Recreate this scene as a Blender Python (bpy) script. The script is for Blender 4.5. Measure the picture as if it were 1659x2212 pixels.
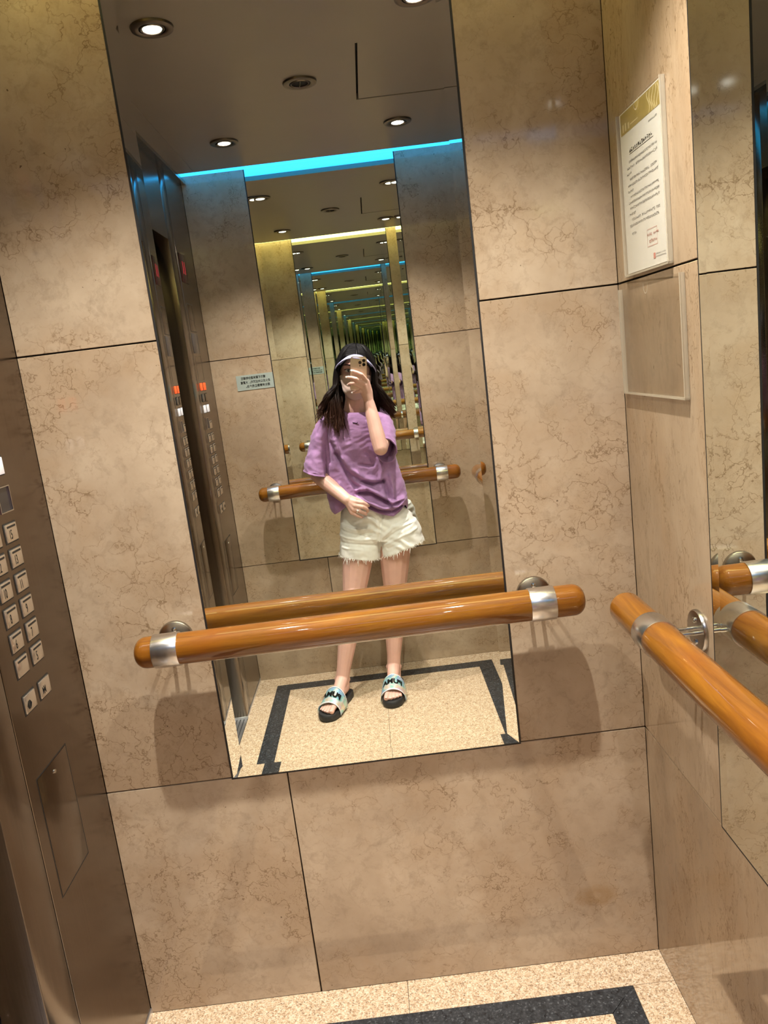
import bpy, bmesh, math, random
from mathutils import Vector, Matrix, noise

# ------------------------------------------------------------------ clear
for o in list(bpy.data.objects):
    bpy.data.objects.remove(o, do_unlink=True)
scene = bpy.context.scene
COL = scene.collection
PI = math.pi

# ------------------------------------------------------------------ camera (the phone's main lens)
CAM_P = Vector((0.7269, -1.6931, 1.5200))
CAM_R = Matrix(((0.992455, 0.002514, 0.122587),
                (-0.025499, 0.982162, 0.186299),
                (-0.119932, -0.188020, 0.974815)))      # columns: right, forward, up
cam_d = bpy.data.cameras.new('camera')
cam_d.sensor_fit = 'VERTICAL'
cam_d.sensor_height = 36.0
cam_d.lens = 36.0 * 1677.0 / 2212.0
cam_d.clip_start = 0.001
cam_d.clip_end = 100
cam = bpy.data.objects.new('camera', cam_d)
COL.objects.link(cam)
_r, _f, _u = CAM_R.col[0], CAM_R.col[1], CAM_R.col[2]
_m = Matrix.Identity(4)
for i in range(3):
    _m[i][0] = _r[i]; _m[i][1] = _u[i]; _m[i][2] = -_f[i]; _m[i][3] = CAM_P[i]
cam.matrix_world = _m
scene.camera = cam

# ------------------------------------------------------------------ world, colour management, light paths
wd = bpy.data.worlds.new('world'); scene.world = wd
wd.use_nodes = True
wd.node_tree.nodes['Background'].inputs[0].default_value = (0, 0, 0, 1)
scene.view_settings.view_transform = 'Standard'
scene.view_settings.look = 'None'
scene.view_settings.gamma = 1.0
scene.view_settings.use_curve_mapping = False
scene.view_settings.exposure = -0.05
cy = scene.cycles
cy.max_bounces = 20; cy.glossy_bounces = 20; cy.diffuse_bounces = 3
cy.transmission_bounces = 8; cy.transparent_max_bounces = 12
cy.caustics_reflective = True; cy.caustics_refractive = False
cy.sample_clamp_indirect = 4.0
cy.use_denoising = True
cy.use_adaptive_sampling = True; cy.adaptive_threshold = 0.2

LAMP_FRONT = (150.0, (1.0, 0.95, 0.85))     # ceiling spots by the front mirror: watts, tint
LAMP_BACK = (120.0, (1.0, 0.875, 0.825))      # ceiling spots by the back mirror, a pinker tint
COVE_YELLOW = ((1.0, 0.90, 0.34), 5.5)
COVE_CYAN = ((0.03, 0.40, 1.0), 2.8)

# ------------------------------------------------------------------ room dimensions (metres)
W, D, H = 1.2825, 2.0857, 2.4315       # x: door wall 0 .. W ; y: 0 (mirror wall) .. -D ; ceiling height
H1, H2, TOP = 0.6061, 1.6221, 2.60     # slab joints, top of shaft walls
GAP = 0.138                            # light cove between ceiling panel and end walls
OPEN = 0.445                           # door opening starts this far from either corner

# ------------------------------------------------------------------ helpers
def link(o, parent=None):
    COL.objects.link(o)
    if parent is not None:
        o.parent = parent
    return o

def mesh_obj(name, me, mat=None, parent=None):
    if mat is not None:
        me.materials.clear(); me.materials.append(mat)
    return link(bpy.data.objects.new(name, me), parent)

def empty(name, loc=(0, 0, 0), parent=None):
    o = bpy.data.objects.new(name, None)
    o.empty_display_size = 0.05
    o.location = loc
    return link(o, parent)

def tag(o, label=None, cat=None, group=None, kind=None):
    if label: o['label'] = label
    if cat: o['category'] = cat
    if group: o['group'] = group
    if kind: o['kind'] = kind
    return o

def smooth(me, angle=None):
    me.polygons.foreach_set('use_smooth', [True] * len(me.polygons))
    if angle is not None:
        try:
            me.set_sharp_from_angle(angle=math.radians(angle))
        except Exception:
            pass
    return me

def bm_mesh(bm, name='m', sm=None):
    bmesh.ops.recalc_face_normals(bm, faces=bm.faces)
    me = bpy.data.meshes.new(name)
    bm.to_mesh(me); bm.free()
    if sm is not None:
        smooth(me, sm)
    return me

def add_box(bm, x0, x1, y0, y1, z0, z1):
    vs = [bm.verts.new(p) for p in ((x0, y0, z0), (x1, y0, z0), (x1, y1, z0), (x0, y1, z0),
                                    (x0, y0, z1), (x1, y0, z1), (x1, y1, z1), (x0, y1, z1))]
    for f in ((0, 3, 2, 1), (4, 5, 6, 7), (0, 1, 5, 4), (1, 2, 6, 5), (2, 3, 7, 6), (3, 0, 4, 7)):
        bm.faces.new([vs[i] for i in f])
    return vs

def box_mesh(x0, x1, y0, y1, z0, z1, bevel=0.0, seg=2, name='box'):
    bm = bmesh.new()
    add_box(bm, x0, x1, y0, y1, z0, z1)
    if bevel > 0:
        bmesh.ops.bevel(bm, geom=list(bm.edges), offset=bevel, segments=seg, affect='EDGES', profile=0.5)
    return bm_mesh(bm, name, 40 if bevel > 0 else None)

def box(name, x0, x1, y0, y1, z0, z1, mat, parent=None, bevel=0.0, seg=2):
    return mesh_obj(name, box_mesh(x0, x1, y0, y1, z0, z1, bevel, seg, name), mat, parent)

def add_lathe(bm, prof, M=Matrix.Identity(4), n=32, closed=False):
    """revolve (radius, height) pairs about local z, transformed by M"""
    rings = []
    for r, h in prof:
        if r < 1e-6:
            rings.append([bm.verts.new(M @ Vector((0, 0, h)))])
        else:
            rings.append([bm.verts.new(M @ Vector((r * math.cos(2 * PI * k / n), r * math.sin(2 * PI * k / n), h)))
                          for k in range(n)])
    pairs = list(zip(rings[:-1], rings[1:]))
    if closed:
        pairs.append((rings[-1], rings[0]))
    for a, b in pairs:
        for k in range(n):
            k2 = (k + 1) % n
            if len(a) == 1 and len(b) == 1:
                continue
            if len(a) == 1:
                bm.faces.new((a[0], b[k], b[k2]))
            elif len(b) == 1:
                bm.faces.new((a[k], b[0], a[k2]))
            else:
                bm.faces.new((a[k], b[k], b[k2], a[k2]))

def lathe(name, prof, mat, parent=None, M=Matrix.Identity(4), n=32, sm=40, closed=False):
    bm = bmesh.new()
    add_lathe(bm, prof, M, n, closed)
    return mesh_obj(name, bm_mesh(bm, name, sm), mat, parent)

def axis_matrix(p, d, up=None):
    """matrix whose local z runs along d from p"""
    z = Vector(d).normalized()
    x = (Vector(up) if up is not None else (Vector((0, 0, 1)) if abs(z.z) < 0.9 else Vector((1, 0, 0)))).cross(z).normalized()
    y = z.cross(x)
    m = Matrix.Identity(4)
    for i in range(3):
        m[i][0] = x[i]; m[i][1] = y[i]; m[i][2] = z[i]; m[i][3] = p[i]
    return m

def rod(name, p, q, r, mat, parent=None, n=16):
    p = Vector(p); q = Vector(q); L = (q - p).length
    return lathe(name, [(0, 0), (r, 0), (r, L), (0, L)], mat, parent, axis_matrix(p, q - p), n)

_txt_cache = {}
def text_mesh(s, size, xs=1.0, bold=0.0, extrude=0.0):
    key = (s, size, xs, bold, extrude)
    if key in _txt_cache:
        return _txt_cache[key]
    cu = bpy.data.curves.new('txt', 'FONT')
    cu.body = s; cu.size = size; cu.align_x = 'CENTER'; cu.align_y = 'CENTER'
    cu.resolution_u = 3; cu.offset = bold; cu.extrude = extrude
    o = bpy.data.objects.new('txt', cu); COL.objects.link(o)
    dg = bpy.context.evaluated_depsgraph_get()
    me = bpy.data.meshes.new_from_object(o.evaluated_get(dg))
    bpy.data.objects.remove(o, do_unlink=True); bpy.data.curves.remove(cu)
    me.transform(Matrix.Diagonal((xs, 1, 1, 1)))
    _txt_cache[key] = me
    return me

def frame_matrix(p, xdir, ydir):
    x = Vector(xdir).normalized(); y = Vector(ydir).normalized(); z = x.cross(y)
    m = Matrix.Identity(4)
    for i in range(3):
        m[i][0] = x[i]; m[i][1] = y[i]; m[i][2] = z[i]; m[i][3] = p[i]
    return m

# ------------------------------------------------------------------ materials
def new_mat(name):
    m = bpy.data.materials.new(name); m.use_nodes = True
    nt = m.node_tree
    return m, nt, nt.nodes['Principled BSDF']

def N(nt, t, **kw):
    n = nt.nodes.new(t)
    for k, v in kw.items():
        if k.startswith('i_'):
            key = k[2:].replace('_', ' ')
            n.inputs[key].default_value = v
        else:
            setattr(n, k, v)
    return n

def ramp(nt, src, stops):
    r = nt.nodes.new('ShaderNodeValToRGB')
    el = r.color_ramp.elements
    while len(el) > 1: el.remove(el[-1])
    el[0].position, el[0].color = stops[0][0], (*stops[0][1], 1) if not isinstance(stops[0][1], (int, float)) else (stops[0][1],) * 3 + (1,)
    for p, c in stops[1:]:
        e = el.new(p)
        e.color = (*c, 1) if not isinstance(c, (int, float)) else (c, c, c, 1)
    nt.links.new(src, r.inputs[0])
    return r.outputs[0]

def mixc(nt, fac, a, b, mode='MIX'):
    m = nt.nodes.new('ShaderNodeMix'); m.data_type = 'RGBA'; m.blend_type = mode
    for sock, v in ((m.inputs[0], fac), (m.inputs[6], a), (m.inputs[7], b)):
        if isinstance(v, (int, float)): sock.default_value = v
        elif isinstance(v, tuple): sock.default_value = (*v, 1)
        else: nt.links.new(v, sock)
    return m.outputs[2]

def math_n(nt, op, a, b=0.0):
    m = nt.nodes.new('ShaderNodeMath'); m.operation = op
    for sock, v in ((m.inputs[0], a), (m.inputs[1], b)):
        if isinstance(v, (int, float)): sock.default_value = v
        else: nt.links.new(v, sock)
    return m.outputs[0]

def plain(name, col, rough=0.5, metal=0.0, spec=0.5, coat=0.0, noise_amt=0.06, nscale=40.0, bump=0.0, **kw):
    m, nt, b = new_mat(name)
    tc = N(nt, 'ShaderNodeTexCoord')
    nz = N(nt, 'ShaderNodeTexNoise', i_Scale=nscale, i_Detail=4.0)
    nt.links.new(tc.outputs['Object'], nz.inputs['Vector'])
    lo = tuple(c * (1 - noise_amt) for c in col); hi = tuple(min(1, c * (1 + noise_amt)) for c in col)
    nt.links.new(ramp(nt, nz.outputs['Fac'], [(0.3, lo), (0.7, hi)]), b.inputs['Base Color'])
    b.inputs['Roughness'].default_value = rough
    b.inputs['Metallic'].default_value = metal
    b.inputs['Specular IOR Level'].default_value = spec
    b.inputs['Coat Weight'].default_value = coat
    b.inputs['Coat Roughness'].default_value = 0.08
    if bump > 0:
        bp = N(nt, 'ShaderNodeBump', i_Strength=bump, i_Distance=0.002)
        nt.links.new(nz.outputs['Fac'], bp.inputs['Height'])
        nt.links.new(bp.outputs[0], b.inputs['Normal'])
    for k, v in kw.items():
        b.inputs[k.replace('_', ' ')].default_value = v
    return m

def marble_mat(name, stretch=(1, 1, 1), base=((0.345, 0.255, 0.173), (0.535, 0.426, 0.310)), vein=(0.155, 0.092, 0.045), stain=None):
    m, nt, b = new_mat(name)
    L = nt.links
    tc = N(nt, 'ShaderNodeTexCoord'); oi = N(nt, 'ShaderNodeObjectInfo')
    off = N(nt, 'ShaderNodeVectorMath', operation='SCALE'); off.inputs[0].default_value = (17.3, 11.9, 23.1)
    L.new(oi.outputs['Random'], off.inputs['Scale'])
    sc = N(nt, 'ShaderNodeVectorMath', operation='MULTIPLY'); sc.inputs[1].default_value = stretch
    L.new(tc.outputs['Object'], sc.inputs[0])
    P0 = N(nt, 'ShaderNodeVectorMath', operation='ADD')
    L.new(sc.outputs[0], P0.inputs[0]); L.new(off.outputs[0], P0.inputs[1])
    P = P0.outputs[0]
    # warped coordinates for the shell-like veins
    wn = N(nt, 'ShaderNodeTexNoise', i_Scale=9.0, i_Detail=5.0, i_Roughness=0.6); L.new(P, wn.inputs['Vector'])
    ws = N(nt, 'ShaderNodeVectorMath', operation='SCALE', i_Scale=0.16); L.new(wn.outputs['Color'], ws.inputs[0])
    wp = N(nt, 'ShaderNodeVectorMath', operation='ADD'); L.new(P, wp.inputs[0]); L.new(ws.outputs[0], wp.inputs[1])
    # cloudy base
    n1 = N(nt, 'ShaderNodeTexNoise', i_Scale=3.2, i_Detail=6.0, i_Roughness=0.62); L.new(P, n1.inputs['Vector'])
    c = ramp(nt, n1.outputs['Fac'], [(0.30, base[0]), (0.52, tuple((a + d) / 2 for a, d in zip(*base))), (0.72, base[1])])
    n1b = N(nt, 'ShaderNodeTexNoise', i_Scale=26.0, i_Detail=4.0, i_Roughness=0.7); L.new(wp.outputs[0], n1b.inputs['Vector'])
    c = mixc(nt, ramp(nt, n1b.outputs['Fac'], [(0.5, 0.0), (0.72, 0.45)]), c, tuple(x * 0.70 for x in base[0]))
    # patches where veins gather
    n2 = N(nt, 'ShaderNodeTexNoise', i_Scale=4.0, i_Detail=4.0, i_Roughness=0.6)
    p2 = N(nt, 'ShaderNodeVectorMath', operation='ADD'); p2.inputs[1].default_value = (5.1, 3.3, 7.7)
    L.new(P, p2.inputs[0]); L.new(p2.outputs[0], n2.inputs['Vector'])
    patch = ramp(nt, n2.outputs['Fac'], [(0.46, 0.0), (0.60, 1.0)])
    def loops(scale, det, width, lvl, src):
        nn = N(nt, 'ShaderNodeTexNoise', i_Scale=scale, i_Detail=det, i_Roughness=0.55); L.new(src, nn.inputs['Vector'])
        d_ = math_n(nt, 'ABSOLUTE', math_n(nt, 'SUBTRACT', nn.outputs['Fac'], lvl))
        return ramp(nt, d_, [(0.0, 1.0), (width * 0.4, 0.7), (width, 0.0)])
    l1 = loops(13.0, 4.0, 0.010, 0.50, P)
    l2 = loops(17.0, 4.0, 0.009, 0.47, p2.outputs[0])
    l3 = loops(38.0, 2.5, 0.020, 0.53, wp.outputs[0])
    v1 = N(nt, 'ShaderNodeTexVoronoi', feature='DISTANCE_TO_EDGE', i_Scale=10.0); L.new(wp.outputs[0], v1.inputs['Vector'])
    veins = ramp(nt, v1.outputs['Distance'], [(0.0, 1.0), (0.008, 0.6), (0.025, 0.0)])
    patch2 = ramp(nt, n2.outputs['Fac'], [(0.55, 0.0), (0.66, 0.8)])
    n3 = N(nt, 'ShaderNodeTexNoise', i_Scale=7.0, i_Detail=4.0); L.new(P, n3.inputs['Vector'])
    brk = ramp(nt, n3.outputs['Fac'], [(0.44, 0.0), (0.60, 1.0)])
    brk2 = ramp(nt, n3.outputs['Fac'], [(0.40, 1.0), (0.52, 0.0)])
    fa = math_n(nt, 'MULTIPLY', math_n(nt, 'MULTIPLY', l1, patch), 1.0)
    fb = math_n(nt, 'MULTIPLY', math_n(nt, 'MULTIPLY', l2, brk), 0.65)
    fc = math_n(nt, 'MULTIPLY', l3, patch2)
    fd = math_n(nt, 'MULTIPLY', math_n(nt, 'MULTIPLY', veins, patch), brk2)
    f = math_n(nt, 'MINIMUM', math_n(nt, 'ADD', math_n(nt, 'ADD', fa, fb), math_n(nt, 'ADD', fc, fd)), 1.0)
    f = math_n(nt, 'MULTIPLY', f, 0.68)
    c = mixc(nt, math_n(nt, 'MULTIPLY', patch, 0.34), c, (0.36, 0.235, 0.13))
    c = mixc(nt, f, c, vein)
    if stain is not None:                      # old brownish water mark
        sv = N(nt, 'ShaderNodeVectorMath', operation='SUBTRACT'); sv.inputs[1].default_value = stain
        L.new(tc.outputs['Object'], sv.inputs[0])
        sl = N(nt, 'ShaderNodeVectorMath', operation='LENGTH')
        sm2 = N(nt, 'ShaderNodeVectorMath', operation='MULTIPLY'); sm2.inputs[1].default_value = (1.0, 1.0, 1.5)
        L.new(sv.outputs[0], sm2.inputs[0]); L.new(sm2.outputs[0], sl.inputs[0])
        dd = math_n(nt, 'ADD', sl.outputs['Value'], math_n(nt, 'MULTIPLY', math_n(nt, 'SUBTRACT', n1b.outputs['Fac'], 0.5), 0.09))
        c = mixc(nt, ramp(nt, dd, [(0.0, 0.25), (0.025, 0.55), (0.055, 0.0)]), c, (0.27, 0.155, 0.06))
    # tiny pits
    n4 = N(nt, 'ShaderNodeTexNoise', i_Scale=70.0, i_Detail=2.0); L.new(P, n4.inputs['Vector'])
    c = mixc(nt, ramp(nt, n4.outputs['Fac'], [(0.755, 0.0), (0.78, 0.85)]), c, (0.10, 0.065, 0.04))
    L.new(c, b.inputs['Base Color'])
    b.inputs['Roughness'].default_value = 0.07
    rr = ramp(nt, n1.outputs['Fac'], [(0.3, 0.05), (0.8, 0.10)]); L.new(rr, b.inputs['Roughness'])
    b.inputs['Specular IOR Level'].default_value = 0.5
    return m

def granite_mat(name, stops, scale=330.0, rough=0.2):
    m, nt, b = new_mat(name); L = nt.links
    tc = N(nt, 'ShaderNodeTexCoord')
    v = N(nt, 'ShaderNodeTexVoronoi', i_Scale=scale); L.new(tc.outputs['Object'], v.inputs['Vector'])
    sep = N(nt, 'ShaderNodeSeparateColor'); L.new(v.outputs['Color'], sep.inputs[0])
    c = ramp(nt, sep.outputs[0], stops)
    n = N(nt, 'ShaderNodeTexNoise', i_Scale=60.0, i_Detail=6.0, i_Roughness=0.7); L.new(tc.outputs['Object'], n.inputs['Vector'])
    c = mixc(nt, 0.35, c, ramp(nt, n.outputs['Fac'], [(0.3, stops[0][1]), (0.7, stops[-1][1])]))
    L.new(c, b.inputs['Base Color'])
    b.inputs['Roughness'].default_value = rough
    return m

def steel_mat(name, col=(0.50, 0.46, 0.42), rough=0.26, axis=2):
    m, nt, b = new_mat(name); L = nt.links
    tc = N(nt, 'ShaderNodeTexCoord')
    mp = N(nt, 'ShaderNodeMapping'); s = [420, 420, 420]; s[axis] = 3.0
    mp.inputs['Scale'].default_value = s
    L.new(tc.outputs['Object'], mp.inputs['Vector'])
    n = N(nt, 'ShaderNodeTexNoise', i_Scale=1.0, i_Detail=3.0); L.new(mp.outputs[0], n.inputs['Vector'])
    L.new(ramp(nt, n.outputs['Fac'], [(0.3, tuple(c * 0.93 for c in col)), (0.7, tuple(min(1, c * 1.07) for c in col))]), b.inputs['Base Color'])
    L.new(ramp(nt, n.outputs['Fac'], [(0.3, rough * 0.85), (0.7, rough * 1.15)]), b.inputs['Roughness'])
    b.inputs['Metallic'].default_value = 1.0
    bp = N(nt, 'ShaderNodeBump', i_Strength=0.05, i_Distance=0.001); L.new(n.outputs['Fac'], bp.inputs['Height'])
    L.new(bp.outputs[0], b.inputs['Normal'])
    return m

def wood_mat(name, axis=0):
    m, nt, b = new_mat(name); L = nt.links
    tc = N(nt, 'ShaderNodeTexCoord'); mp = N(nt, 'ShaderNodeMapping')
    s = [55, 55, 55]; s[axis] = 4.0; mp.inputs['Scale'].default_value = s
    L.new(tc.outputs['Object'], mp.inputs['Vector'])
    n = N(nt, 'ShaderNodeTexNoise', i_Scale=1.0, i_Detail=7.0, i_Roughness=0.65, i_Distortion=0.6); L.new(mp.outputs[0], n.inputs['Vector'])
    c = ramp(nt, n.outputs['Fac'], [(0.25, (0.060, 0.019, 0.003)), (0.42, (0.15, 0.054, 0.004)), (0.60, (0.225, 0.088, 0.006)), (0.8, (0.31, 0.135, 0.012))])
    n2 = N(nt, 'ShaderNodeTexNoise', i_Scale=9.0, i_Detail=3.0); L.new(tc.outputs['Object'], n2.inputs['Vector'])
    c = mixc(nt, ramp(nt, n2.outputs['Fac'], [(0.35, 0.0), (0.75, 0.5)]), c, (0.20, 0.055, 0.006))
    # small worn scratches in the lacquer
    mp2 = N(nt, 'ShaderNodeMapping'); s2 = [160, 160, 160]; s2[axis] = 26.0; mp2.inputs['Scale'].default_value = s2
    L.new(tc.outputs['Object'], mp2.inputs['Vector'])
    n3 = N(nt, 'ShaderNodeTexNoise', i_Scale=1.0, i_Detail=2.0); L.new(mp2.outputs[0], n3.inputs['Vector'])
    c = mixc(nt, ramp(nt, n3.outputs['Fac'], [(0.74, 0.0), (0.78, 0.5)]), c, (0.62, 0.36, 0.14))
    L.new(c, b.inputs['Base Color'])
    b.inputs['Roughness'].default_value = 0.5
    b.inputs['Specular IOR Level'].default_value = 0.1
    b.inputs['Coat Weight'].default_value = 1.0
    L.new(ramp(nt, n2.outputs['Fac'], [(0.3, 0.02), (0.7, 0.06)]), b.inputs['Coat Roughness'])
    bp = N(nt, 'ShaderNodeBump', i_Strength=0.22, i_Distance=0.003); L.new(n2.outputs['Fac'], bp.inputs['Height'])
    L.new(bp.outputs[0], b.inputs['Coat Normal'])
    return m

def emit_mat(name, col, strength):
    m, nt, b = new_mat(name)
    b.inputs['Base Color'].default_value = (*col, 1)
    b.inputs['Emission Color'].default_value = (*col, 1)
    b.inputs['Emission Strength'].default_value = strength
    b.inputs['Roughness'].default_value = 0.6
    return m

M = {}
M['marble'] = marble_mat('beige_marble')
M['marble_stained'] = marble_mat('beige_marble_stained', stain=(0.282, 0.0, -0.131))
M['marble_v_dim'] = marble_mat('beige_marble_upright_dimmed', stretch=(1.0, 1.5, 0.6), base=((0.29, 0.205, 0.132), (0.44, 0.335, 0.228)))  # same stone; the side wall's weaker light is put into this darker base
M['joint'] = plain('dark_joint', (0.035, 0.025, 0.018), 0.8)
M['granite'] = granite_mat('speckled_beige_granite', [(0.0, (0.13, 0.065, 0.03)), (0.12, (0.38, 0.235, 0.125)), (0.35, (0.55, 0.385, 0.225)), (0.65, (0.66, 0.505, 0.335)), (1.0, (0.82, 0.70, 0.54))])
M['black_granite'] = granite_mat('black_granite', [(0.0, (0.006, 0.007, 0.009)), (0.7, (0.016, 0.018, 0.022)), (0.9, (0.035, 0.04, 0.045)), (1.0, (0.11, 0.12, 0.13))], 260.0, 0.22)
M['ceiling'] = plain('taupe_ceiling_metal', (0.30, 0.255, 0.22), 0.34, 0.3, noise_amt=0.02, nscale=8)
M['steel'] = steel_mat('brushed_steel', (0.20, 0.165, 0.135), 0.20, 2)
M['steel_bright'] = plain('bright_satin_steel', (0.70, 0.69, 0.68), 0.26, 1.0, noise_amt=0.02)
M['steel_dark'] = steel_mat('shade_darkened_door_steel', (0.13, 0.112, 0.095), 0.30, 2)  # door steel darkened further, with the shade of the recess put into its colour
M['chrome'] = plain('polished_chrome', (0.62, 0.62, 0.61), 0.12, 1.0, noise_amt=0.02)
M['nickel'] = plain('satin_nickel', (0.42, 0.40, 0.37), 0.25, 1.0, noise_amt=0.02)
M['alu'] = plain('aluminium', (0.80, 0.81, 0.84), 0.3, 0.9, noise_amt=0.03)
M['lamp_trim'] = plain('bronze_lamp_trim', (0.20, 0.17, 0.145), 0.28, 1.0, noise_amt=0.02)
M['black'] = plain('black_rubber', (0.012, 0.011, 0.011), 0.5)
M['black_gap'] = plain('black_gap', (0.006, 0.005, 0.005), 0.8)
M['wood_x'] = wood_mat('lacquered_wood_along_wall', 0)
M['wood_y'] = wood_mat('lacquered_wood_side_wall', 1)
M['bulb'] = emit_mat('lamp_bulb', (1.0, 0.97, 0.90), 30.0)
M['cove_y'] = emit_mat('yellow_cove_light', *COVE_YELLOW)
M['cove_c'] = emit_mat('cyan_cove_light', *COVE_CYAN)
M['mirror'], _nt, _b = new_mat('mirror_glass')
_b.inputs['Base Color'].default_value = (0.86, 0.905, 0.84, 1)
_b.inputs['Metallic'].default_value = 1.0
_b.inputs['Roughness'].default_value = 0.0
M['acrylic'], _nt, _b = new_mat('clear_acrylic')
_nt.nodes.remove(_b)
_tr = N(_nt, 'ShaderNodeBsdfTransparent'); _tr.inputs[0].default_value = (0.985, 0.982, 0.975, 1)
_gl = N(_nt, 'ShaderNodeBsdfGlossy', i_Roughness=0.03); _fr = N(_nt, 'ShaderNodeFresnel', i_IOR=1.45)
_mx = N(_nt, 'ShaderNodeMixShader')
_nt.links.new(math_n(_nt, 'MULTIPLY', _fr.outputs[0], 0.15), _mx.inputs[0]); _nt.links.new(_tr.outputs[0], _mx.inputs[1]); _nt.links.new(_gl.outputs[0], _mx.inputs[2])
_nt.links.new(_mx.outputs[0], _nt.nodes['Material Output'].inputs[0])
M['acrylic_edge'] = plain('acrylic_edge', (0.62, 0.55, 0.43), 0.12, noise_amt=0.03)
M['acrylic_edge'].node_tree.nodes['Principled BSDF'].inputs['Alpha'].default_value = 0.5
M['paper'] = plain('white_paper', (0.70, 0.68, 0.63), 0.45, noise_amt=0.02)
M['ink'] = plain('grey_ink', (0.20, 0.19, 0.18), 0.7)
M['ink_black'] = plain('black_ink', (0.008, 0.008, 0.008), 0.9, spec=0.1)
M['ink_red'] = plain('red_ink', (0.55, 0.22, 0.18), 0.7)
M['gold'] = plain('gold_print', (0.36, 0.27, 0.08), 0.5)
M['gold_light'] = plain('pale_gold_print', (0.60, 0.50, 0.26), 0.5)
M['sign'] = plain('pale_green_plate', (0.42, 0.50, 0.47), 0.35, 0.2, noise_amt=0.03)

# ------------------------------------------------------------------ end walls (marble slabs, one at y=0, one at y=-D)
J = 0.0016   # half joint
def end_wall(name, y0, sgn, mx0, mx1, side):
    """sgn=+1: slabs lie behind y0 towards +y, face looks to -y"""
    ya, yb = sorted((y0, y0 + sgn * 0.02))
    bk = sorted((y0 + sgn * 0.012, y0 + sgn * 0.10))
    w = box(name, -0.15, W + 0.15, bk[0], bk[1], -0.05, TOP, M['joint'])
    tag(w, kind='structure', label='beige marble wall with a tall mirror, ' + side)
    e = 0.0045
    xj = 0.429
    rects = [(0.0005, xj - J, 0.0, H1 - J), (xj + J, W - 0.0005, 0.0, H1 - J)]
    for xa, xb in ((0.0005, mx0 - e), (mx1 + e, W - 0.0005)):
        rects += [(xa, xb, H1 + J, H2 - J), (xa, xb, H2 + J, TOP)]
    for xa, xb, za, zb in rects:
        cx_, cz_ = (xa + xb) / 2, (za + zb) / 2
        o = mesh_obj('marble_slab', box_mesh(xa - cx_, xb - cx_, ya - y0, yb - y0, za - cz_, zb - cz_, 0.0008, 1), M['marble_stained'] if (sgn > 0 and zb < H1 and xa > 0.1) else M['marble'], w)
        o.location = (cx_, y0, cz_)
    return w

FM = (0.3018, 0.9816); BMX = (0.2928, 0.9756)
wall_front = end_wall('wall_front', 0.0, 1, *FM, 'facing the person')
wall_back = end_wall('wall_back', -D, -1, *BMX, 'behind the person')

# right wall: slabs with a wide mirror
RM = (0.4038, D - 0.4038)
wall_right = box('wall_right', W + 0.012, W + 0.10, -D - 0.15, 0.15, -0.05, TOP, M['joint'])
tag(wall_right, kind='structure', label='beige marble side wall with two acrylic notice holders')
for ya, yb, za, zb in ((-1.02, -0.0005, 0, H1 - J), (-D + 0.0005, -1.02 - 2 * J, 0, H1 - J),
                       (-RM[0] + 0.0045, -0.0005, H1 + J, H2 - J), (-RM[0] + 0.0045, -0.0005, H2 + J, TOP),
                       (-D + 0.0005, -RM[1] - 0.0045, H1 + J, H2 - J), (-D + 0.0005, -RM[1] - 0.0045, H2 + J, TOP)):
    cy_, cz_ = (ya + yb) / 2, (za + zb) / 2
    o = mesh_obj('marble_slab', box_mesh(0, 0.02, ya - cy_, yb - cy_, za - cz_, zb - cz_, 0.0008, 1), M['marble_v_dim'], wall_right)
    o.location = (W, cy_, cz_)

# ------------------------------------------------------------------ bevelled mirrors
def wall_mirror(label, org, xdir, ydir, w, h, tilt=(0.0, 0.0)):
    """org: lower left corner on the wall plane; face normal = xdir x ydir points into the room"""
    root = empty('wall_mirror', org)
    tag(root, label, 'mirror', 'wall mirrors')
    bwid, rise = 0.026, 0.026 * math.tan(math.radians(1.75))
    fm = frame_matrix((0, 0, 0), xdir, ydir)
    def P(x, y, z): return fm @ Vector((x, y, z))
    z0 = 0.0
    inner = [(bwid, bwid), (w - bwid, bwid), (w - bwid, h - bwid), (bwid, h - bwid)]
    outer = [(0, 0), (w, 0), (w, h), (0, h)]
    cxm, cym = w / 2, h / 2
    def zt(x, y): return z0 + (x - cxm) * math.tan(tilt[0]) + (y - cym) * math.tan(tilt[1])
    bm = bmesh.new()
    bm.faces.new([bm.verts.new(P(x, y, zt(x, y))) for x, y in inner])
    me = bpy.data.meshes.new('mirror_pane'); bm.to_mesh(me); bm.free()
    mesh_obj('mirror_pane', me, M['mirror'], root)
    for k in range(4):
        a, b2 = outer[k], outer[(k + 1) % 4]; c, d = inner[(k + 1) % 4], inner[k]
        bm = bmesh.new()
        bm.faces.new([bm.verts.new(P(x, y, zt(x, y) + dz)) for (x, y), dz in ((a, rise), (b2, rise), (c, 0), (d, 0))])
        me = bpy.data.meshes.new('bevelled_edge'); bm.to_mesh(me); bm.free()
        mesh_obj('bevelled_edge', me, M['mirror'], root)
    # black sealant all round, and the board behind the glass
    bm = bmesh.new(); s = 0.0044
    for x0, x1, y0, y1 in ((-s, 0, -s, h + s), (w, w + s, -s, h + s), (0, w, -s, 0), (0, w, h, h + s)):
        add_box(bm, x0, x1, y0, y1, -0.011, 0.0004)
    add_box(bm, 0, w, 0, h, -0.011, -0.006)
    for v in bm.verts: v.co = fm @ v.co
    mesh_obj('black_seal', bm_mesh(bm, 'seal'), M['black'], root)
    return root

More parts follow.
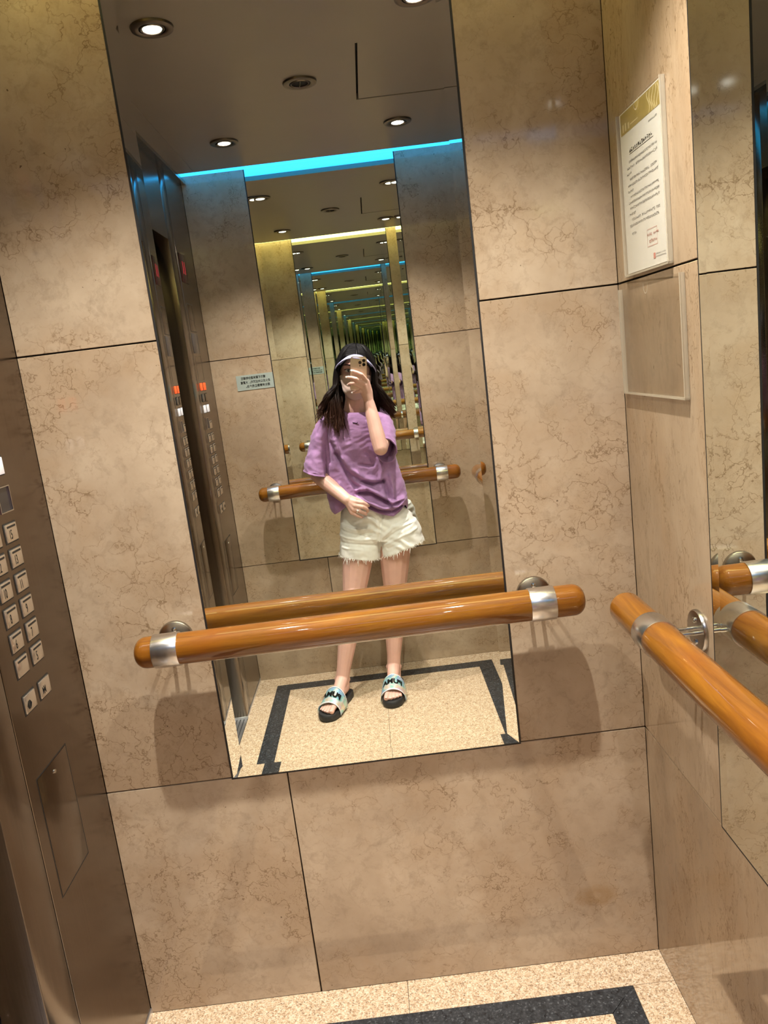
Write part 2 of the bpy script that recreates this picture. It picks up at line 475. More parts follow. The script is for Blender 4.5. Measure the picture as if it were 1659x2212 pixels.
MT = 2.50
wall_mirror('tall mirror with polished edges facing the person, crossed by a handrail', (FM[0], 0, H1), (1, 0, 0), (0, 0, 1), FM[1] - FM[0], MT - H1)
wall_mirror('tall mirror on the wall behind the person, seen only by reflection', (BMX[1], -D, H1), (-1, 0, 0), (0, 0, 1), BMX[1] - BMX[0], MT - H1, tilt=(math.radians(-0.22), math.radians(0.11)))
wall_mirror('wide mirror on the side wall at the right edge, behind the handrail', (W, -RM[0], H1), (0, -1, 0), (0, 0, 1), RM[1] - RM[0], MT - H1)

# ------------------------------------------------------------------ floor
floor = box('floor', -0.2, W + 0.15, -D - 0.15, 0.15, -0.08, -0.006, M['joint'])
tag(floor, kind='structure', label='speckled beige granite floor with a black granite border band')
BO, BI, XS = 0.100, 0.171, 0.646
def slab_poly(name, pts, mat, top=0.0):
    bm = bmesh.new(); n = len(pts)
    lo = [bm.verts.new((x, y, -0.02)) for x, y in pts]; hi = [bm.verts.new((x, y, top)) for x, y in pts]
    bm.faces.new(lo); bm.faces.new(hi)
    for k in range(n): bm.faces.new((lo[k], lo[(k + 1) % n], hi[(k + 1) % n], hi[k]))
    return mesh_obj(name, bm_mesh(bm, name), mat, floor)
g = 0.0006
def rect(x0, x1, y0, y1): return [(x0 + g, y0 + g), (x1 - g, y0 + g), (x1 - g, y1 - g), (x0 + g, y1 - g)]
for r in ((0, XS, -BO, 0), (XS, W, -BO, 0), (0, XS, -D, -D + BO), (XS, W, -D, -D + BO), (0, BO, -D + BO, -BO), (W - BO, W, -D + BO, -BO),
          (BI, XS, -1.043, -BI), (XS, W - BI, -1.043, -BI), (BI, XS, -D + BI, -1.043), (XS, W - BI, -D + BI, -1.043)):
    slab_poly('granite_tile', rect(*r), M['granite'])
o4 = [(BO, -BO), (W - BO, -BO), (W - BO, -D + BO), (BO, -D + BO)]
i4 = [(BI, -BI), (W - BI, -BI), (W - BI, -D + BI), (BI, -D + BI)]
for k in range(4):
    a, b2, c, d = o4[k], o4[(k + 1) % 4], i4[(k + 1) % 4], i4[k]
    ctr = ((a[0] + b2[0] + c[0] + d[0]) / 4, (a[1] + b2[1] + c[1] + d[1]) / 4)
    pts = [(x + (g if x < ctr[0] else -g), y + (g if y < ctr[1] else -g)) for x, y in (a, b2, c, d)]
    slab_poly('black_band_strip', pts, M['black_granite'], 0.0002)

# ------------------------------------------------------------------ ceiling with coves
ceiling = box('ceiling', -0.25, W + 0.15, -D - 0.15, 0.15, TOP - 0.02, TOP + 0.05, M['joint'])
tag(ceiling, kind='structure', label='taupe metal ceiling with recessed spotlights and glowing light coves')
CT = 0.022
hx0, hx1, hy0, hy1 = 0.822, W - 0.03, -1.257, -0.773
y_a, y_b = -D + GAP, -GAP
def cpanel(name, x0, x1, y0, y1, z0=H, bev=0.0006):
    return box(name, x0, x1, y0, y1, z0, z0 + CT, M['ceiling'], ceiling, bev, 1)
cpanel('ceiling_panel', 0.002, 0.0895, y_a, y_b)
for x0, x1, y0, y1 in ((0.0905, hx0 - 0.007, y_a, y_b), (hx0 - 0.007, W - 0.001, hy1 + 0.002, y_b), (hx0 - 0.007, W - 0.001, y_a, hy0 - 0.004), (hx1 + 0.002, W - 0.001, hy0 - 0.004, hy1 + 0.002)):
    cpanel('ceiling_panel', x0, x1, y0, y1, bev=0.0)
hp = cpanel('escape_hatch_panel', hx0, hx1, hy0, hy1, H + 0.0015)
box('hatch_backing', hx0 - 0.03, hx1 + 0.01, hy0 - 0.03, hy1 + 0.03, H + CT + 0.003, H + CT + 0.006, M['black_gap'], ceiling)
for yy0, yy1 in ((y_b - 0.006, y_b), (y_a, y_a + 0.006)):
    box('cove_fascia', 0.002, W - 0.001, yy0, yy1, H + CT, H + 0.10, M['ceiling'], ceiling)
tr = box('trim_1', 0.0, 0.022, -D + 0.004, -0.004, H - 0.016, H - 0.001, M['nickel'])
tag(tr, kind='structure', label='thin dark metal trim under the ceiling along the door wall')
def cove(label, mat, y0, y1):
    o = box('cove_light', 0.004, W - 0.004, y0, y1, H + 0.020, H + 0.034, mat)
    return tag(o, label, 'light', 'coloured ceiling cove lights')
cove('yellow light strip glowing in the ceiling gap above the front mirror', M['cove_y'], -GAP + 0.001, -0.003)
cove('cyan light strip glowing in the ceiling gap above the back mirror', M['cove_c'], -D + 0.003, -D + GAP - 0.001)

def downlight(x, y, lamp, label):
    lit = lamp is not None
    root = empty('downlight', (x, y, H)); tag(root, label, 'ceiling light', 'recessed ceiling spotlights')
    lathe('trim_ring', [(0.0335, -0.0005), (0.0345, -0.0060), (0.044, -0.0085), (0.0540, -0.0060), (0.0555, -0.0005)], M['lamp_trim'], root, n=48)
    lathe('dark_gap', [(0.0300, -0.0012), (0.0345, -0.0012)], M['black_gap'], root, n=40)
    lathe('gimbal_ring', [(0.0262, -0.0010), (0.0266, -0.0068), (0.0295, -0.0078), (0.0318, -0.0055), (0.0318, -0.0010)], M['lamp_trim'], root, n=40)
    if lit:
        lathe('reflector', [(0.0264, -0.0060), (0.0235, -0.0030), (0.0225, -0.0028)], M['chrome'], root, n=40)
        lathe('bulb', [(0.0, -0.0092), (0.012, -0.0086), (0.0236, -0.0062)], M['bulb'], root, n=32)
        ld = bpy.data.lights.new('spot_beam', 'SPOT')
        ld.energy, ld.color = lamp; ld.spot_size = math.radians(100); ld.spot_blend = 1.0; ld.shadow_soft_size = 0.014
        lo = bpy.data.objects.new('spot_beam', ld); link(lo, root); lo.location = (0, 0, -0.022)
    else:
        lathe('dead_bulb', [(0.0, -0.0010), (0.020, -0.0010), (0.0266, -0.0040)], M['black_gap'], root, n=32)
        rod('clip_wire', (-0.004, -0.032, -0.0085), (0.003, 0.024, -0.0080), 0.0010, M['nickel'], root, 8)
    return root
downlight(0.292, -0.515, LAMP_FRONT, 'lit round ceiling spotlight nearest the front mirror on the door side')
downlight(0.973, -0.515, LAMP_FRONT, 'lit round ceiling spotlight nearest the front mirror beside the hatch')
downlight(0.292, -D + 0.522, LAMP_BACK, 'lit round ceiling spotlight by the cyan cove on the door side')
downlight(0.973, -D + 0.522, LAMP_BACK, 'lit round ceiling spotlight by the cyan cove on the handrail side')
downlight(0.633, -1.024, None, 'dark unlit round spotlight in the middle of the ceiling')

# ------------------------------------------------------------------ door wall (steel), door and sill
OT = 2.113      # top of door opening
wall_left = box('wall_left', -0.30, -0.16, -D - 0.15, 0.15, -0.05, TOP, M['joint'])
tag(wall_left, kind='structure', label='brushed steel door wall with a control panel on either side')
box('header_panel', -0.06, 0.0, -D + OPEN, -OPEN, OT, TOP - 0.02, M['steel'], wall_left, 0.001, 1)
for ya, yb in ((-OPEN, -0.3375), (-D + 0.3375, -D + OPEN)):
    box('jamb_panel', -0.085, 0.0, ya, yb, 0.014, TOP - 0.02, M['steel'], wall_left, 0.002, 2)
for ya, yb in ((-0.3375, 0.0), (-D, -D + 0.3375)):
    box('panel_backing', -0.085, -0.004, ya, yb, 0.014, TOP - 0.02, M['black_gap'], wall_left)
    box('base_skirt', -0.02, 0.003, ya, yb, 0.0, 0.0135, M['alu'], wall_left, 0.001, 1)
for ya, yb in ((-OPEN, -0.3375), (-D + 0.3375, -D + OPEN)):
    box('base_skirt', -0.085, 0.003, ya, yb, 0.0, 0.0135, M['alu'], wall_left, 0.001, 1)
door = box('door_1', -0.150, -0.115, -D + 0.36, -0.36, 0.008, OT + 0.05, M['black_gap'])
tag(door, kind='structure', label='closed steel lift door between the two control panels')
box('door_leaf', -0.118, -0.095, -D / 2 + 0.0015, -0.40, 0.010, OT + 0.04, M['steel_dark'], door, 0.001, 1)
box('door_leaf', -0.118, -0.095, -D + 0.40, -D / 2 - 0.0015, 0.010, OT + 0.04, M['steel_dark'], door, 0.001, 1)
sill = box('trim_2', -0.155, -0.0015, -D + OPEN, -OPEN, -0.02, -0.004, M['black_gap'])
tag(sill, kind='structure', label='grooved aluminium door sill')
for k in range(6):
    x0 = -0.002 - k * 0.0165
    box('sill_ridge', x0 - 0.0125, x0, -D + OPEN, -OPEN, -0.006, 0.0008, M['alu'], sill)

# ------------------------------------------------------------------ control panels
M['btn'] = plain('steel_button', (0.72, 0.66, 0.58), 0.22, 0.9, noise_amt=0.04, nscale=120)
M['btn_lit'] = emit_mat('lit_white_button', (0.80, 0.77, 0.82), 0.35)
M['btn_red'] = emit_mat('lit_orange_button', (0.90, 0.11, 0.02), 0.55)
M['display'] = plain('smoked_display', (0.028, 0.008, 0.008), 0.12)
M['led'] = emit_mat('red_led', (0.8, 0.02, 0.05), 0.35)
M['smoke'] = plain('dark_smoked_plate', (0.03, 0.028, 0.03), 0.15)

def control_panel(yc, ycorner, label, numbers_label):
    """flat on the x=0 wall; local u runs along -y (to the viewer's left is +... ) ; columns at yc +/- 0.035"""
    root = empty('control_panel', (0, yc, 0)); tag(root, label, 'control panel', 'lift control panels')
    y0, y1 = sorted((ycorner, ycorner + (-0.336 if ycorner > -1 else 0.336)))
    # face plate with a real thickness
    box('face_plate', -0.004, 0.0, y0 - yc + 0.0006, y1 - yc - 0.0006, 0.014, TOP - 0.03, M['steel'], root, 0.0008, 1)
    def plate(nm, u0, u1, z0, z1, x1, mat, bev=0.001, x0=-0.002, par=root):
        return box(nm, x0, x1, u0, u1, z0, z1, mat, par, bev, 2)
    def frame(nm, u0, u1, z0, z1, t, x1, mat):
        bm = bmesh.new()
        add_box(bm, 0, x1, u0 - t, u1 + t, z0 - t, z0); add_box(bm, 0, x1, u0 - t, u1 + t, z1, z1 + t)
        add_box(bm, 0, x1, u0 - t, u0, z0, z1); add_box(bm, 0, x1, u1, u1 + t, z0, z1)
        return mesh_obj(nm, bm_mesh(bm, nm), mat, root)
    def glyph(txt, u, z, size, mat, par, x, xs=0.62, bold=0.0):
        me = text_mesh(txt, size, xs, bold).copy()
        me.transform(frame_matrix((x, u, z), (0, 1, 0), (0, 0, 1)))
        return mesh_obj('numeral', me, mat, par)
    cols = {'L': -0.035, 'R': 0.035}      # facing the wall, right is +y
    def button(u, z, txt, bar=True):
        surround = plate('button_surround', u - 0.0265, u + 0.0265, z - 0.0205, z + 0.0205, 0.0006, M['black'], 0.0)
        b_ = plate('button', u - 0.0235, u + 0.0235, z - 0.0175, z + 0.0175, 0.0035, M['btn'], 0.0016)
        if bar:
            plate('indicator_bar', u - 0.018, u + 0.018, z + 0.0100, z + 0.0140, 0.0039, M['black'], 0.0, 0.0, b_)
        if txt:
            glyph(txt, u - 0.007, z - 0.0045, 0.0265, M['ink_black'], b_, 0.0038, 0.50, 0.0)
        return b_
    rows = [1.283 - 0.05 * k for k in range(6)]
    for k, z in enumerate(rows):
        button(cols['R'], z, str(15 - 2 * k))
        button(cols['L'], z, str(14 - 2 * k) if k < 5 else '')
    button(cols['L'], 1.338, '')
    def sym(u, z, kind):
        b_ = button(u, z, '', False)
        bm = bmesh.new()
        def tri(cx_, d):
            vs = [(cx_ + d * 0.006, 0), (cx_, 0.0085), (cx_, -0.0085)]
            bm.faces.new([bm.verts.new((0.0038, u - 0.008 + a, z - 0.003 + c)) for a, c in vs])
        def bar(cx_):
            bm.faces.new([bm.verts.new((0.0038, u - 0.008 + cx_ + a, z - 0.003 + c)) for a, c in ((-0.0011, -0.0085), (0.0011, -0.0085), (0.0011, 0.0085), (-0.0011, 0.0085))])
        if kind == 'open':
            tri(-0.004, -1); tri(0.004, 1); bar(-0.0018); bar(0.0018)
        else:
            tri(-0.007, 1); tri(0.007, -1); bar(0.0)
        mesh_obj('door_symbol', bm_mesh(bm, 'symbol'), M['ink_black'], b_)
    sym(cols['L'], 0.959, 'open'); sym(cols['R'], 0.959, 'close')
    # indicator pairs above
    for z, mat in ((1.413, M['btn_lit']), (1.462, M['smoke']), (1.511, M['btn_red'])):
        for s in ('L', 'R'):
            u = cols[s]
            plate('indicator_surround', u - 0.0265, u + 0.0265, z - 0.019, z + 0.019, 0.0006, M['black'], 0.0)
            plate('indicator_lamp', u - 0.0235, u + 0.0235, z - 0.0165, z + 0.0165, 0.003, M['steel'] if (mat is M['smoke'] and s == 'L') else mat, 0.001)
    # key box
    frame('key_box_frame', cols['R'] - 0.024, cols['R'] + 0.024, 1.325, 1.372, 0.002, 0.004, M['chrome'])
    plate('key_box', cols['R'] - 0.024, cols['R'] + 0.024, 1.325, 1.372, 0.0012, M['smoke'], 0.0)
    # display, speaker, notice plate
    plate('display', -0.058, 0.058, 1.960, 2.081, 0.0025, M['display'], 0.001)
    glyph('11', 0.0, 2.020, 0.075, M['led'], root, 0.0029, 0.9, 0.001).name = 'led_digits'
    frame('speaker_frame', -0.058, 0.058, 1.752, 1.869, 0.002, 0.0006, M['black'])
    plate('speaker_plate', -0.057, 0.057, 1.800, 1.868, 0.0012, M['steel'], 0.0006)
    plate('speaker_plate', -0.057, 0.057, 1.753, 1.798, 0.0012, M['steel'], 0.0006)
    plate('smoked_plate', -0.066, 0.066, 1.657, 1.744, 0.0015, M['smoke'], 0.0006)
    frame('card_slot', -0.058, 0.058, 1.538, 1.645, 0.001, 0.0005, M['steel_dark'])
    # service hatch
    frame('service_hatch_gap', -0.073, 0.071, 0.556, 0.812, 0.0022, 0.0004, M['black'])
    h_ = plate('service_hatch', -0.072, 0.070, 0.557, 0.811, 0.0008, M['steel'], 0.0004)
    lathe('hatch_lock', [(0, 0.003), (0.004, 0.003), (0.0045, 0.0)], M['chrome'], h_, axis_matrix((0.0005, 0.0, 0.790), (1, 0, 0)), 16)
    return root
control_panel(-0.224, 0.0, 'steel control panel beside the front mirror, floor buttons seen directly at the left edge', None)
control_panel(-D + 0.246, -D, 'steel control panel with red display, seen in the front mirror', None)

# ------------------------------------------------------------------ handrails
RR, RO, RH = 0.0345, 0.082, 0.9676
def handrail(label, p0, p1, nrm, bracket_at, wood):
    """p0,p1 ends of the wooden bar; nrm points to the wall"""
    p0 = Vector(p0); p1 = Vector(p1); d = (p1 - p0).normalized(); L = (p1 - p0).length; nrm = Vector(nrm)
    root = empty('handrail', p0); tag(root, label, 'handrail', 'wooden handrails')
    prof = [(0, 0)]
    capr = 0.026
    for k in range(1, 9):
        a = k / 8 * PI / 2
        prof.append((RR - capr + capr * math.sin(a), capr - capr * math.cos(a)))
    prof[0] = (0, 0); prof.insert(1, (RR - capr, 0.0))
    nseg = 12
    for k in range(1, nseg): prof.append((RR, capr + (L - 2 * capr) * k / nseg))
    prof += [(r, L - h) for r, h in reversed(prof[:11])]
    lathe('rail_bar', prof, wood, root, axis_matrix((0, 0, 0), d), 48, 30)
    for s in bracket_at:
        c = d * s
        ax = axis_matrix(c - d * 0.0275, d)
        br = lathe('bracket_band', [(RR - 0.001, 0), (RR + 0.0022, 0.0), (RR + 0.0026, 0.001), (RR + 0.0026, 0.054), (RR + 0.0022, 0.055), (RR - 0.001, 0.055)], M['steel_bright'], root, ax, 48)
        wall_d = RO
        for t in (-0.0125, 0.0125):
            rod('bracket_rod', c + d * t + nrm * (RR - 0.002), c + d * t + nrm * (wall_d - 0.006), 0.0042, M['chrome'], br, 14)
        mm = axis_matrix(c + nrm * wall_d, -nrm)
        lathe('rosette', [(0.0395, 0.0002), (0.0395, 0.005), (0.0375, 0.0075), (0.030, 0.0083), (0, 0.0086)], M['nickel'], br, mm, 40)
        for (a, b_) in ((0.0, 0.021), (0.0, -0.021)):
            px = c + nrm * (wall_d - 0.0075) + Vector((0, 0, 1)) * b_
            lathe('screw_head', [(0.0055, 0), (0.0055, 0.003), (0.003, 0.0048), (0, 0.005)], M['chrome'], br, axis_matrix(px, -nrm), 6 if b_ < 0 else 14)
    return root
handrail('wooden handrail crossing the front mirror, held by two steel brackets', (0.1582, -RO, RH), (1.1399, -RO, RH), (0, 1, 0), (0.0703, 0.888), M['wood_x'])
handrail('wooden handrail on the back wall behind the person, seen in the mirror', (0.1494, -D + RO, RH), (1.126, -D + RO, RH), (0, -1, 0), (0.0735, 0.886), M['wood_x'])
handrail('wooden handrail running along the right side wall towards the viewer', (W - RO, -0.155, RH), (W - RO, -D + 0.155, RH), (1, 0, 0), (0.185, D - 0.31 - 0.185), M['wood_y'])

# ------------------------------------------------------------------ notices
rng = random.Random(5)
def scribble(bm, x, y, size, rr):
    """one printed character as a few thin strokes"""
    for k in range(rr.randint(4, 6)):
        t = size * 0.11
        if rr.random() < 0.55:
            yy = y + (rr.random() - 0.5) * size * 0.8; w_ = size * rr.uniform(0.3, 0.45)
            r = (x - w_, x + w_, yy - t / 2, yy + t / 2)
        else:
            xx = x + (rr.random() - 0.5) * size * 0.7; h_ = size * rr.uniform(0.25, 0.45)
            r = (xx - t / 2, xx + t / 2, y - h_, y + h_)
        bm.faces.new([bm.verts.new((a, b_, 0)) for a, b_ in ((r[0], r[2]), (r[1], r[2]), (r[1], r[3]), (r[0], r[3]))])
def quad(bm, x0, x1, y0, y1, z=0.0):
    bm.faces.new([bm.verts.new((a, b_, z)) for a, b_ in ((x0, y0), (x1, y0), (x1, y1), (x0, y1))])
def flat(name, bm, mat, parent, fm):
    for v in bm.verts: v.co = fm @ v.co
    return mesh_obj(name, bm_mesh(bm, name), mat, parent)

def acrylic_holder(label, y0, y1, z0, z1):
    """y0 nearest the corner"""
    w_, h_ = y0 - y1, z1 - z0
    root = empty('notice_holder', (W, y0, z0)); tag(root, label, 'notice holder', 'acrylic notice holders')
    fm = frame_matrix((0, 0, 0), (0, -1, 0), (0, 0, 1))
    for nm, za in (('back_sheet', 0.001), ('front_sheet', 0.0075)):
        bm = bmesh.new()
        # finger notch at the top of the front sheet
        pts = [(0, 0), (w_, 0), (w_, h_)]
        if nm == 'front_sheet':
            for k in range(9):
                a = PI * k / 8
                pts.append((w_ / 2 + 0.0125 * math.cos(a), h_ - 0.020 * math.sin(a)))
        pts.append((0, h_))
        lo = [bm.verts.new(fm @ Vector((x, y, za))) for x, y in pts]
        bm.faces.new(lo)
        r_ = bmesh.ops.extrude_face_region(bm, geom=list(bm.faces))
        for v in r_['geom']:
            if isinstance(v, bmesh.types.BMVert): v.co += fm.to_3x3() @ Vector((0, 0, 0.002))
        mesh_obj(nm, bm_mesh(bm, nm), M['acrylic'], root)
    bm = bmesh.new(); t = 0.0035
    for r in ((0, t, 0, h_), (w_ - t, w_, 0, h_), (0, w_, 0, t)):
        add_box(bm, r[0], r[1], r[2], r[3], 0.0008, 0.0096)
    for v in bm.verts: v.co = fm @ v.co
    mesh_obj('polished_edge', bm_mesh(bm, 'edge'), M['acrylic_edge'], root)
    bm = bmesh.new()
    for k in range(8):
        a0, a1 = PI * k / 8, PI * (k + 1) / 8
        q = [(w_ / 2 + r * math.cos(a), h_ - (r + 0.0075 * (r / 0.0125)) * math.sin(a) * 1.0) for r, a in ((0.0118, a0), (0.0132, a0), (0.0132, a1), (0.0118, a1))]
        bm.faces.new([bm.verts.new(fm @ Vector((x, y, 0.0097))) for x, y in q])
    mesh_obj('finger_notch', bm_mesh(bm, 'notch'), M['acrylic_edge'], root)
    return root, fm, w_, h_

acrylic_holder('clear acrylic holder with a printed white notice, upper one on the side wall', -0.072, -0.302, 1.628, 1.932)
nz, fm, nw, nh = None, frame_matrix((0, 0, 0), (0, -1, 0), (0, 0, 1)), 0.21, 0.297
notice = empty('printed_notice', (W - 0.0045, -0.082, 1.6335)); tag(notice, 'white printed notice with gold header and red stamp inside the acrylic holder', 'notice')
bm = bmesh.new(); add_box(bm, 0, nw, 0, nh, -0.0004, 0.0004); flat('paper_sheet', bm, M['paper'], notice, fm)
bm = bmesh.new(); quad(bm, 0.006, nw - 0.002, nh - 0.040, nh - 0.002, 0.0007); hd = flat('gold_header', bm, M['gold'], notice, fm)
bm = bmesh.new()
for k in range(5):
    x = nw - 0.012 - k * 0.011
    for j in range(6):
        y0_ = nh - 0.004 - j * 0.006
        bm.faces.new([bm.verts.new((x + dx + 0.006 * math.sin((j + e) * 0.9 + k), y0_ - 0.006 * e, 0.0009)) for dx, e in ((-0.002, 0), (0.002, 0), (0.002, 1), (-0.002, 1))])
for x in (0.020, 0.034, 0.050):
    quad(bm, x - 0.004, x + 0.004, nh - 0.036, nh - 0.022 - 0.003 * (x > 0.04), 0.0009)
quad(bm, 0.058, 0.10, nh - 0.032, nh - 0.030, 0.0009)
flat('header_ornament', bm, M['gold_light'], notice, fm)
bm = bmesh.new()
def textline(bm, x0, x1, y, s, rr, gap=0.12):
    x = x0 + s / 2
    while x < x1:
        if rr.random() > gap * 0.3: scribble(bm, x, y, s, rr)
        x += s * 1.08
textline(bm, 0.150, 0.192, nh - 0.052, 0.0042, rng)
ys = nh - 0.094
for k, (xa, xb) in enumerate([(0.040, 0.185), (0.028, 0.187), (0.028, 0.060), (0.040, 0.180), (0.028, 0.182), (0.028, 0.060), (0.040, 0.187), (0.028, 0.187), (0.028, 0.186), (0.028, 0.062), (0.040, 0.187), (0.028, 0.180)]):
    textline(bm, xa, xb, ys - k * 0.0105, 0.0056, rng)
textline(bm, 0.036, 0.058, 0.072, 0.0058, rng)
for v in bm.verts: v.co.z += 0.0007
flat('body_text', bm, M['ink'], notice, fm)
bm = bmesh.new(); textline(bm, 0.046, 0.168, nh - 0.075, 0.0085, rng, 0.0); quad(bm, 0.046, 0.168, nh - 0.0815, nh - 0.0806)
for v in bm.verts: v.co.z += 0.0007
flat('title_text', bm, M['ink_black'], notice, fm)
bm = bmesh.new()
for r in ((0.115, 0.165, 0.066, 0.0667), (0.115, 0.165, 0.036, 0.0367), (0.115, 0.1157, 0.036, 0.0667), (0.1643, 0.165, 0.036, 0.0667)): quad(bm, *r)
textline(bm, 0.114, 0.172, 0.057, 0.006, rng); textline(bm, 0.124, 0.160, 0.045, 0.007, rng)
quad(bm, 0.142, 0.152, 0.012, 0.022)
for v in bm.verts: v.co.z += 0.0008
flat('red_stamp', bm, M['ink_red'], notice, fm)
bm = bmesh.new(); textline(bm, 0.155, 0.200, 0.0195, 0.003, rng); textline(bm, 0.155, 0.200, 0.0145, 0.003, rng)
for v in bm.verts: v.co.z += 0.0008
flat('footer_text', bm, M['ink'], notice, fm)
acrylic_holder('empty clear acrylic holder, lower one on the side wall', -0.024, -0.347, 1.393, 1.608)

sg = empty('safety_sign', (0.293 - 0.004, -D, 1.468)); tag(sg, 'small pale green sign with black characters on the back wall, seen in the mirror', 'sign')
fm = frame_matrix((0, 0, 0), (-1, 0, 0), (0, 0, 1))
bm = bmesh.new(); add_box(bm, 0, 0.176, 0, 0.071, 0.0002, 0.0022); flat('sign_plate', bm, M['sign'], sg, fm)
for k, (s_, x_) in enumerate((('请勿不要将废杂物摆在', 0.094), ('走火后公共区域内，大厦管', 0.086), ('理处将需要各用户合。', 0.080))):
    me = text_mesh(s_, 0.0135, 1.0, 0.0002).copy()
    xs_ = [v.co.x for v in me.vertices]
    if xs_:
        wmax = max(xs_) - min(xs_); tgt = (0.118, 0.142, 0.116)[k]
        me.transform(Matrix.Diagonal((tgt / wmax, 1.05, 1, 1)))
    me.transform(fm @ Matrix.Translation((x_, 0.055 - 0.0195 * k, 0.0026)))
    mesh_obj('sign_text', me, M['ink_black'], sg)

# ================================================================== the person (faces the mirror wall, +y)
LEAN = math.radians(7.04)
person = empty('person', (0.53, -1.75, 0.0))
person.rotation_euler = (0, LEAN, 0)
tag(person, 'person in lilac t-shirt, white cut-off shorts and visor, photographing the mirror', 'person')

M['skin'] = plain('skin', (0.70, 0.425, 0.355), 0.45, noise_amt=0.05, nscale=22, Subsurface_Weight=0.08, Subsurface_Radius=(0.01, 0.004, 0.002))
M['toe_nail'] = plain('pink_toe_nail', (0.78, 0.50, 0.44), 0.2, noise_amt=0.02)
M['nail'] = plain('pale_nail', (0.90, 0.80, 0.78), 0.2, noise_amt=0.02)
def fabric(name, col, amt=0.10, nscale=30, rough=0.9, weave=900.0, bump=0.25):
    m, nt, b = new_mat(name); L = nt.links
    tc = N(nt, 'ShaderNodeTexCoord')
    n = N(nt, 'ShaderNodeTexNoise', i_Scale=nscale, i_Detail=6.0, i_Roughness=0.65); L.new(tc.outputs['Object'], n.inputs['Vector'])
    L.new(ramp(nt, n.outputs['Fac'], [(0.3, tuple(c * (1 - amt) for c in col)), (0.7, tuple(min(1, c * (1 + amt)) for c in col))]), b.inputs['Base Color'])
    b.inputs['Roughness'].default_value = rough
    b.inputs['Sheen Weight'].default_value = 0.15
    w = N(nt, 'ShaderNodeTexNoise', i_Scale=weave, i_Detail=1.0); L.new(tc.outputs['Object'], w.inputs['Vector'])
    bp = N(nt, 'ShaderNodeBump', i_Strength=bump, i_Distance=0.0006); L.new(w.outputs['Fac'], bp.inputs['Height'])
    L.new(bp.outputs[0], b.inputs['Normal'])
    return m
M['tee'] = fabric('washed_lilac_cotton', (0.375, 0.205, 0.425), 0.20, 18)
M['denim'] = fabric('white_denim', (0.90, 0.89, 0.86), 0.03, 20)
M['mask'] = fabric('dusty_pink_cloth', (0.56, 0.41, 0.36), 0.05, 20, 0.85)
M['visor'] = fabric('pale_lilac_visor', (0.36, 0.36, 0.62), 0.03, 20, 0.7)
M['eye_white'] = plain('eye_white', (0.75, 0.70, 0.68), 0.2)
M['iris'] = plain('dark_iris', (0.02, 0.012, 0.01), 0.1)
m_, nt_, b_ = new_mat('dark_brown_hair'); M['hair'] = m_
at_ = N(nt_, 'ShaderNodeAttribute'); at_.attribute_name = 'tip'
nt_.links.new(ramp(nt_, at_.outputs['Fac'], [(0.0, (0.0050, 0.0042, 0.0045)), (0.45, (0.012, 0.0065, 0.005)), (1.0, (0.060, 0.024, 0.016))]), b_.inputs['Base Color'])
b_.inputs['Roughness'].default_value = 0.5
b_.inputs['Specular IOR Level'].default_value = 0.12

def capsule(bm, p, r, q, s, n=14, m=4):
    p = Vector(p); q = Vector(q); d = q - p; L = d.length
    if L < 1e-5: d = Vector((0, 0, 1))
    Mx = axis_matrix(p, d)
    prof = [(0, -r)]
    for k in range(1, m + 1):
        a = -PI / 2 + k * (PI / 2) / m
        prof.append((r * math.cos(a), r * math.sin(a)))
    for k in range(0, m):
        a = k * (PI / 2) / m
        prof.append((s * math.cos(a), L + s * math.sin(a)))
    prof.append((0, L + s))
    add_lathe(bm, prof, Mx, n)

def chain(bm, pts):
    for (p, r), (q, s) in zip(pts[:-1], pts[1:]):
        capsule(bm, p, r, q, s)

def ellipsoid(bm, c, rx, ry, rz, n=24, m=16, rot=None):
    Mx = Matrix.Translation(c) @ (rot.to_4x4() if rot is not None else Matrix.Identity(4)) @ Matrix.Diagonal((rx, ry, rz, 1))
    add_lathe(bm, [(math.sin(PI * k / m) if 0 < k < m else 0, -math.cos(PI * k / m)) for k in range(m + 1)], Mx, n)

def fuse(bm, voxel, smooth_it=6, fac=0.5, name='fused'):
    me = bm_mesh(bm, name)
    o = bpy.data.objects.new('tmp', me); COL.objects.link(o)
    r = o.modifiers.new('r', 'REMESH'); r.mode = 'VOXEL'; r.voxel_size = voxel; r.adaptivity = 0.0
    s = o.modifiers.new('s', 'SMOOTH'); s.factor = fac; s.iterations = smooth_it
    dg = bpy.context.evaluated_depsgraph_get()
    out = bpy.data.meshes.new_from_object(o.evaluated_get(dg))
    bpy.data.objects.remove(o, do_unlink=True)
    out.name = name
    return smooth(out)

# ---- joints (local frame of the person: x to the person's right, y towards the mirror, z up the leaning body)
HEAD = Vector((-0.0282, -0.0950, 1.4957))
NECK0 = Vector((-0.0288, -0.1050, 1.3801)); NECK1 = Vector((-0.0356, -0.1200, 1.3000))
CHEST = Vector((-0.0296, -0.1050, 1.1958)); WAIST = Vector((0.0273, -0.1050, 0.9818)); PELV = Vector((0.0768, -0.1150, 0.8490))
SH_L = Vector((-0.1648, -0.1180, 1.2389)); EL_L = Vector((-0.2039, -0.0900, 1.0359)); WR_L = Vector((-0.0657, 0.0600, 0.9455))
SH_R = Vector((0.1103, -0.1180, 1.2496)); EL_R = Vector((0.0808, 0.0820, 1.1774)); WR_R = Vector((0.0311, 0.0280, 1.3699))
HIP_L = Vector((-0.0054, -0.1150, 0.8052)); KN_L = Vector((-0.0385, -0.0500, 0.4832)); AN_L = Vector((-0.0943, 0.0150, 0.0942))
HIP_R = Vector((0.1506, -0.1150, 0.8047)); KN_R = Vector((0.1538, -0.1000, 0.4945)); AN_R = Vector((0.1489, -0.0620, 0.1242))

bm = bmesh.new()
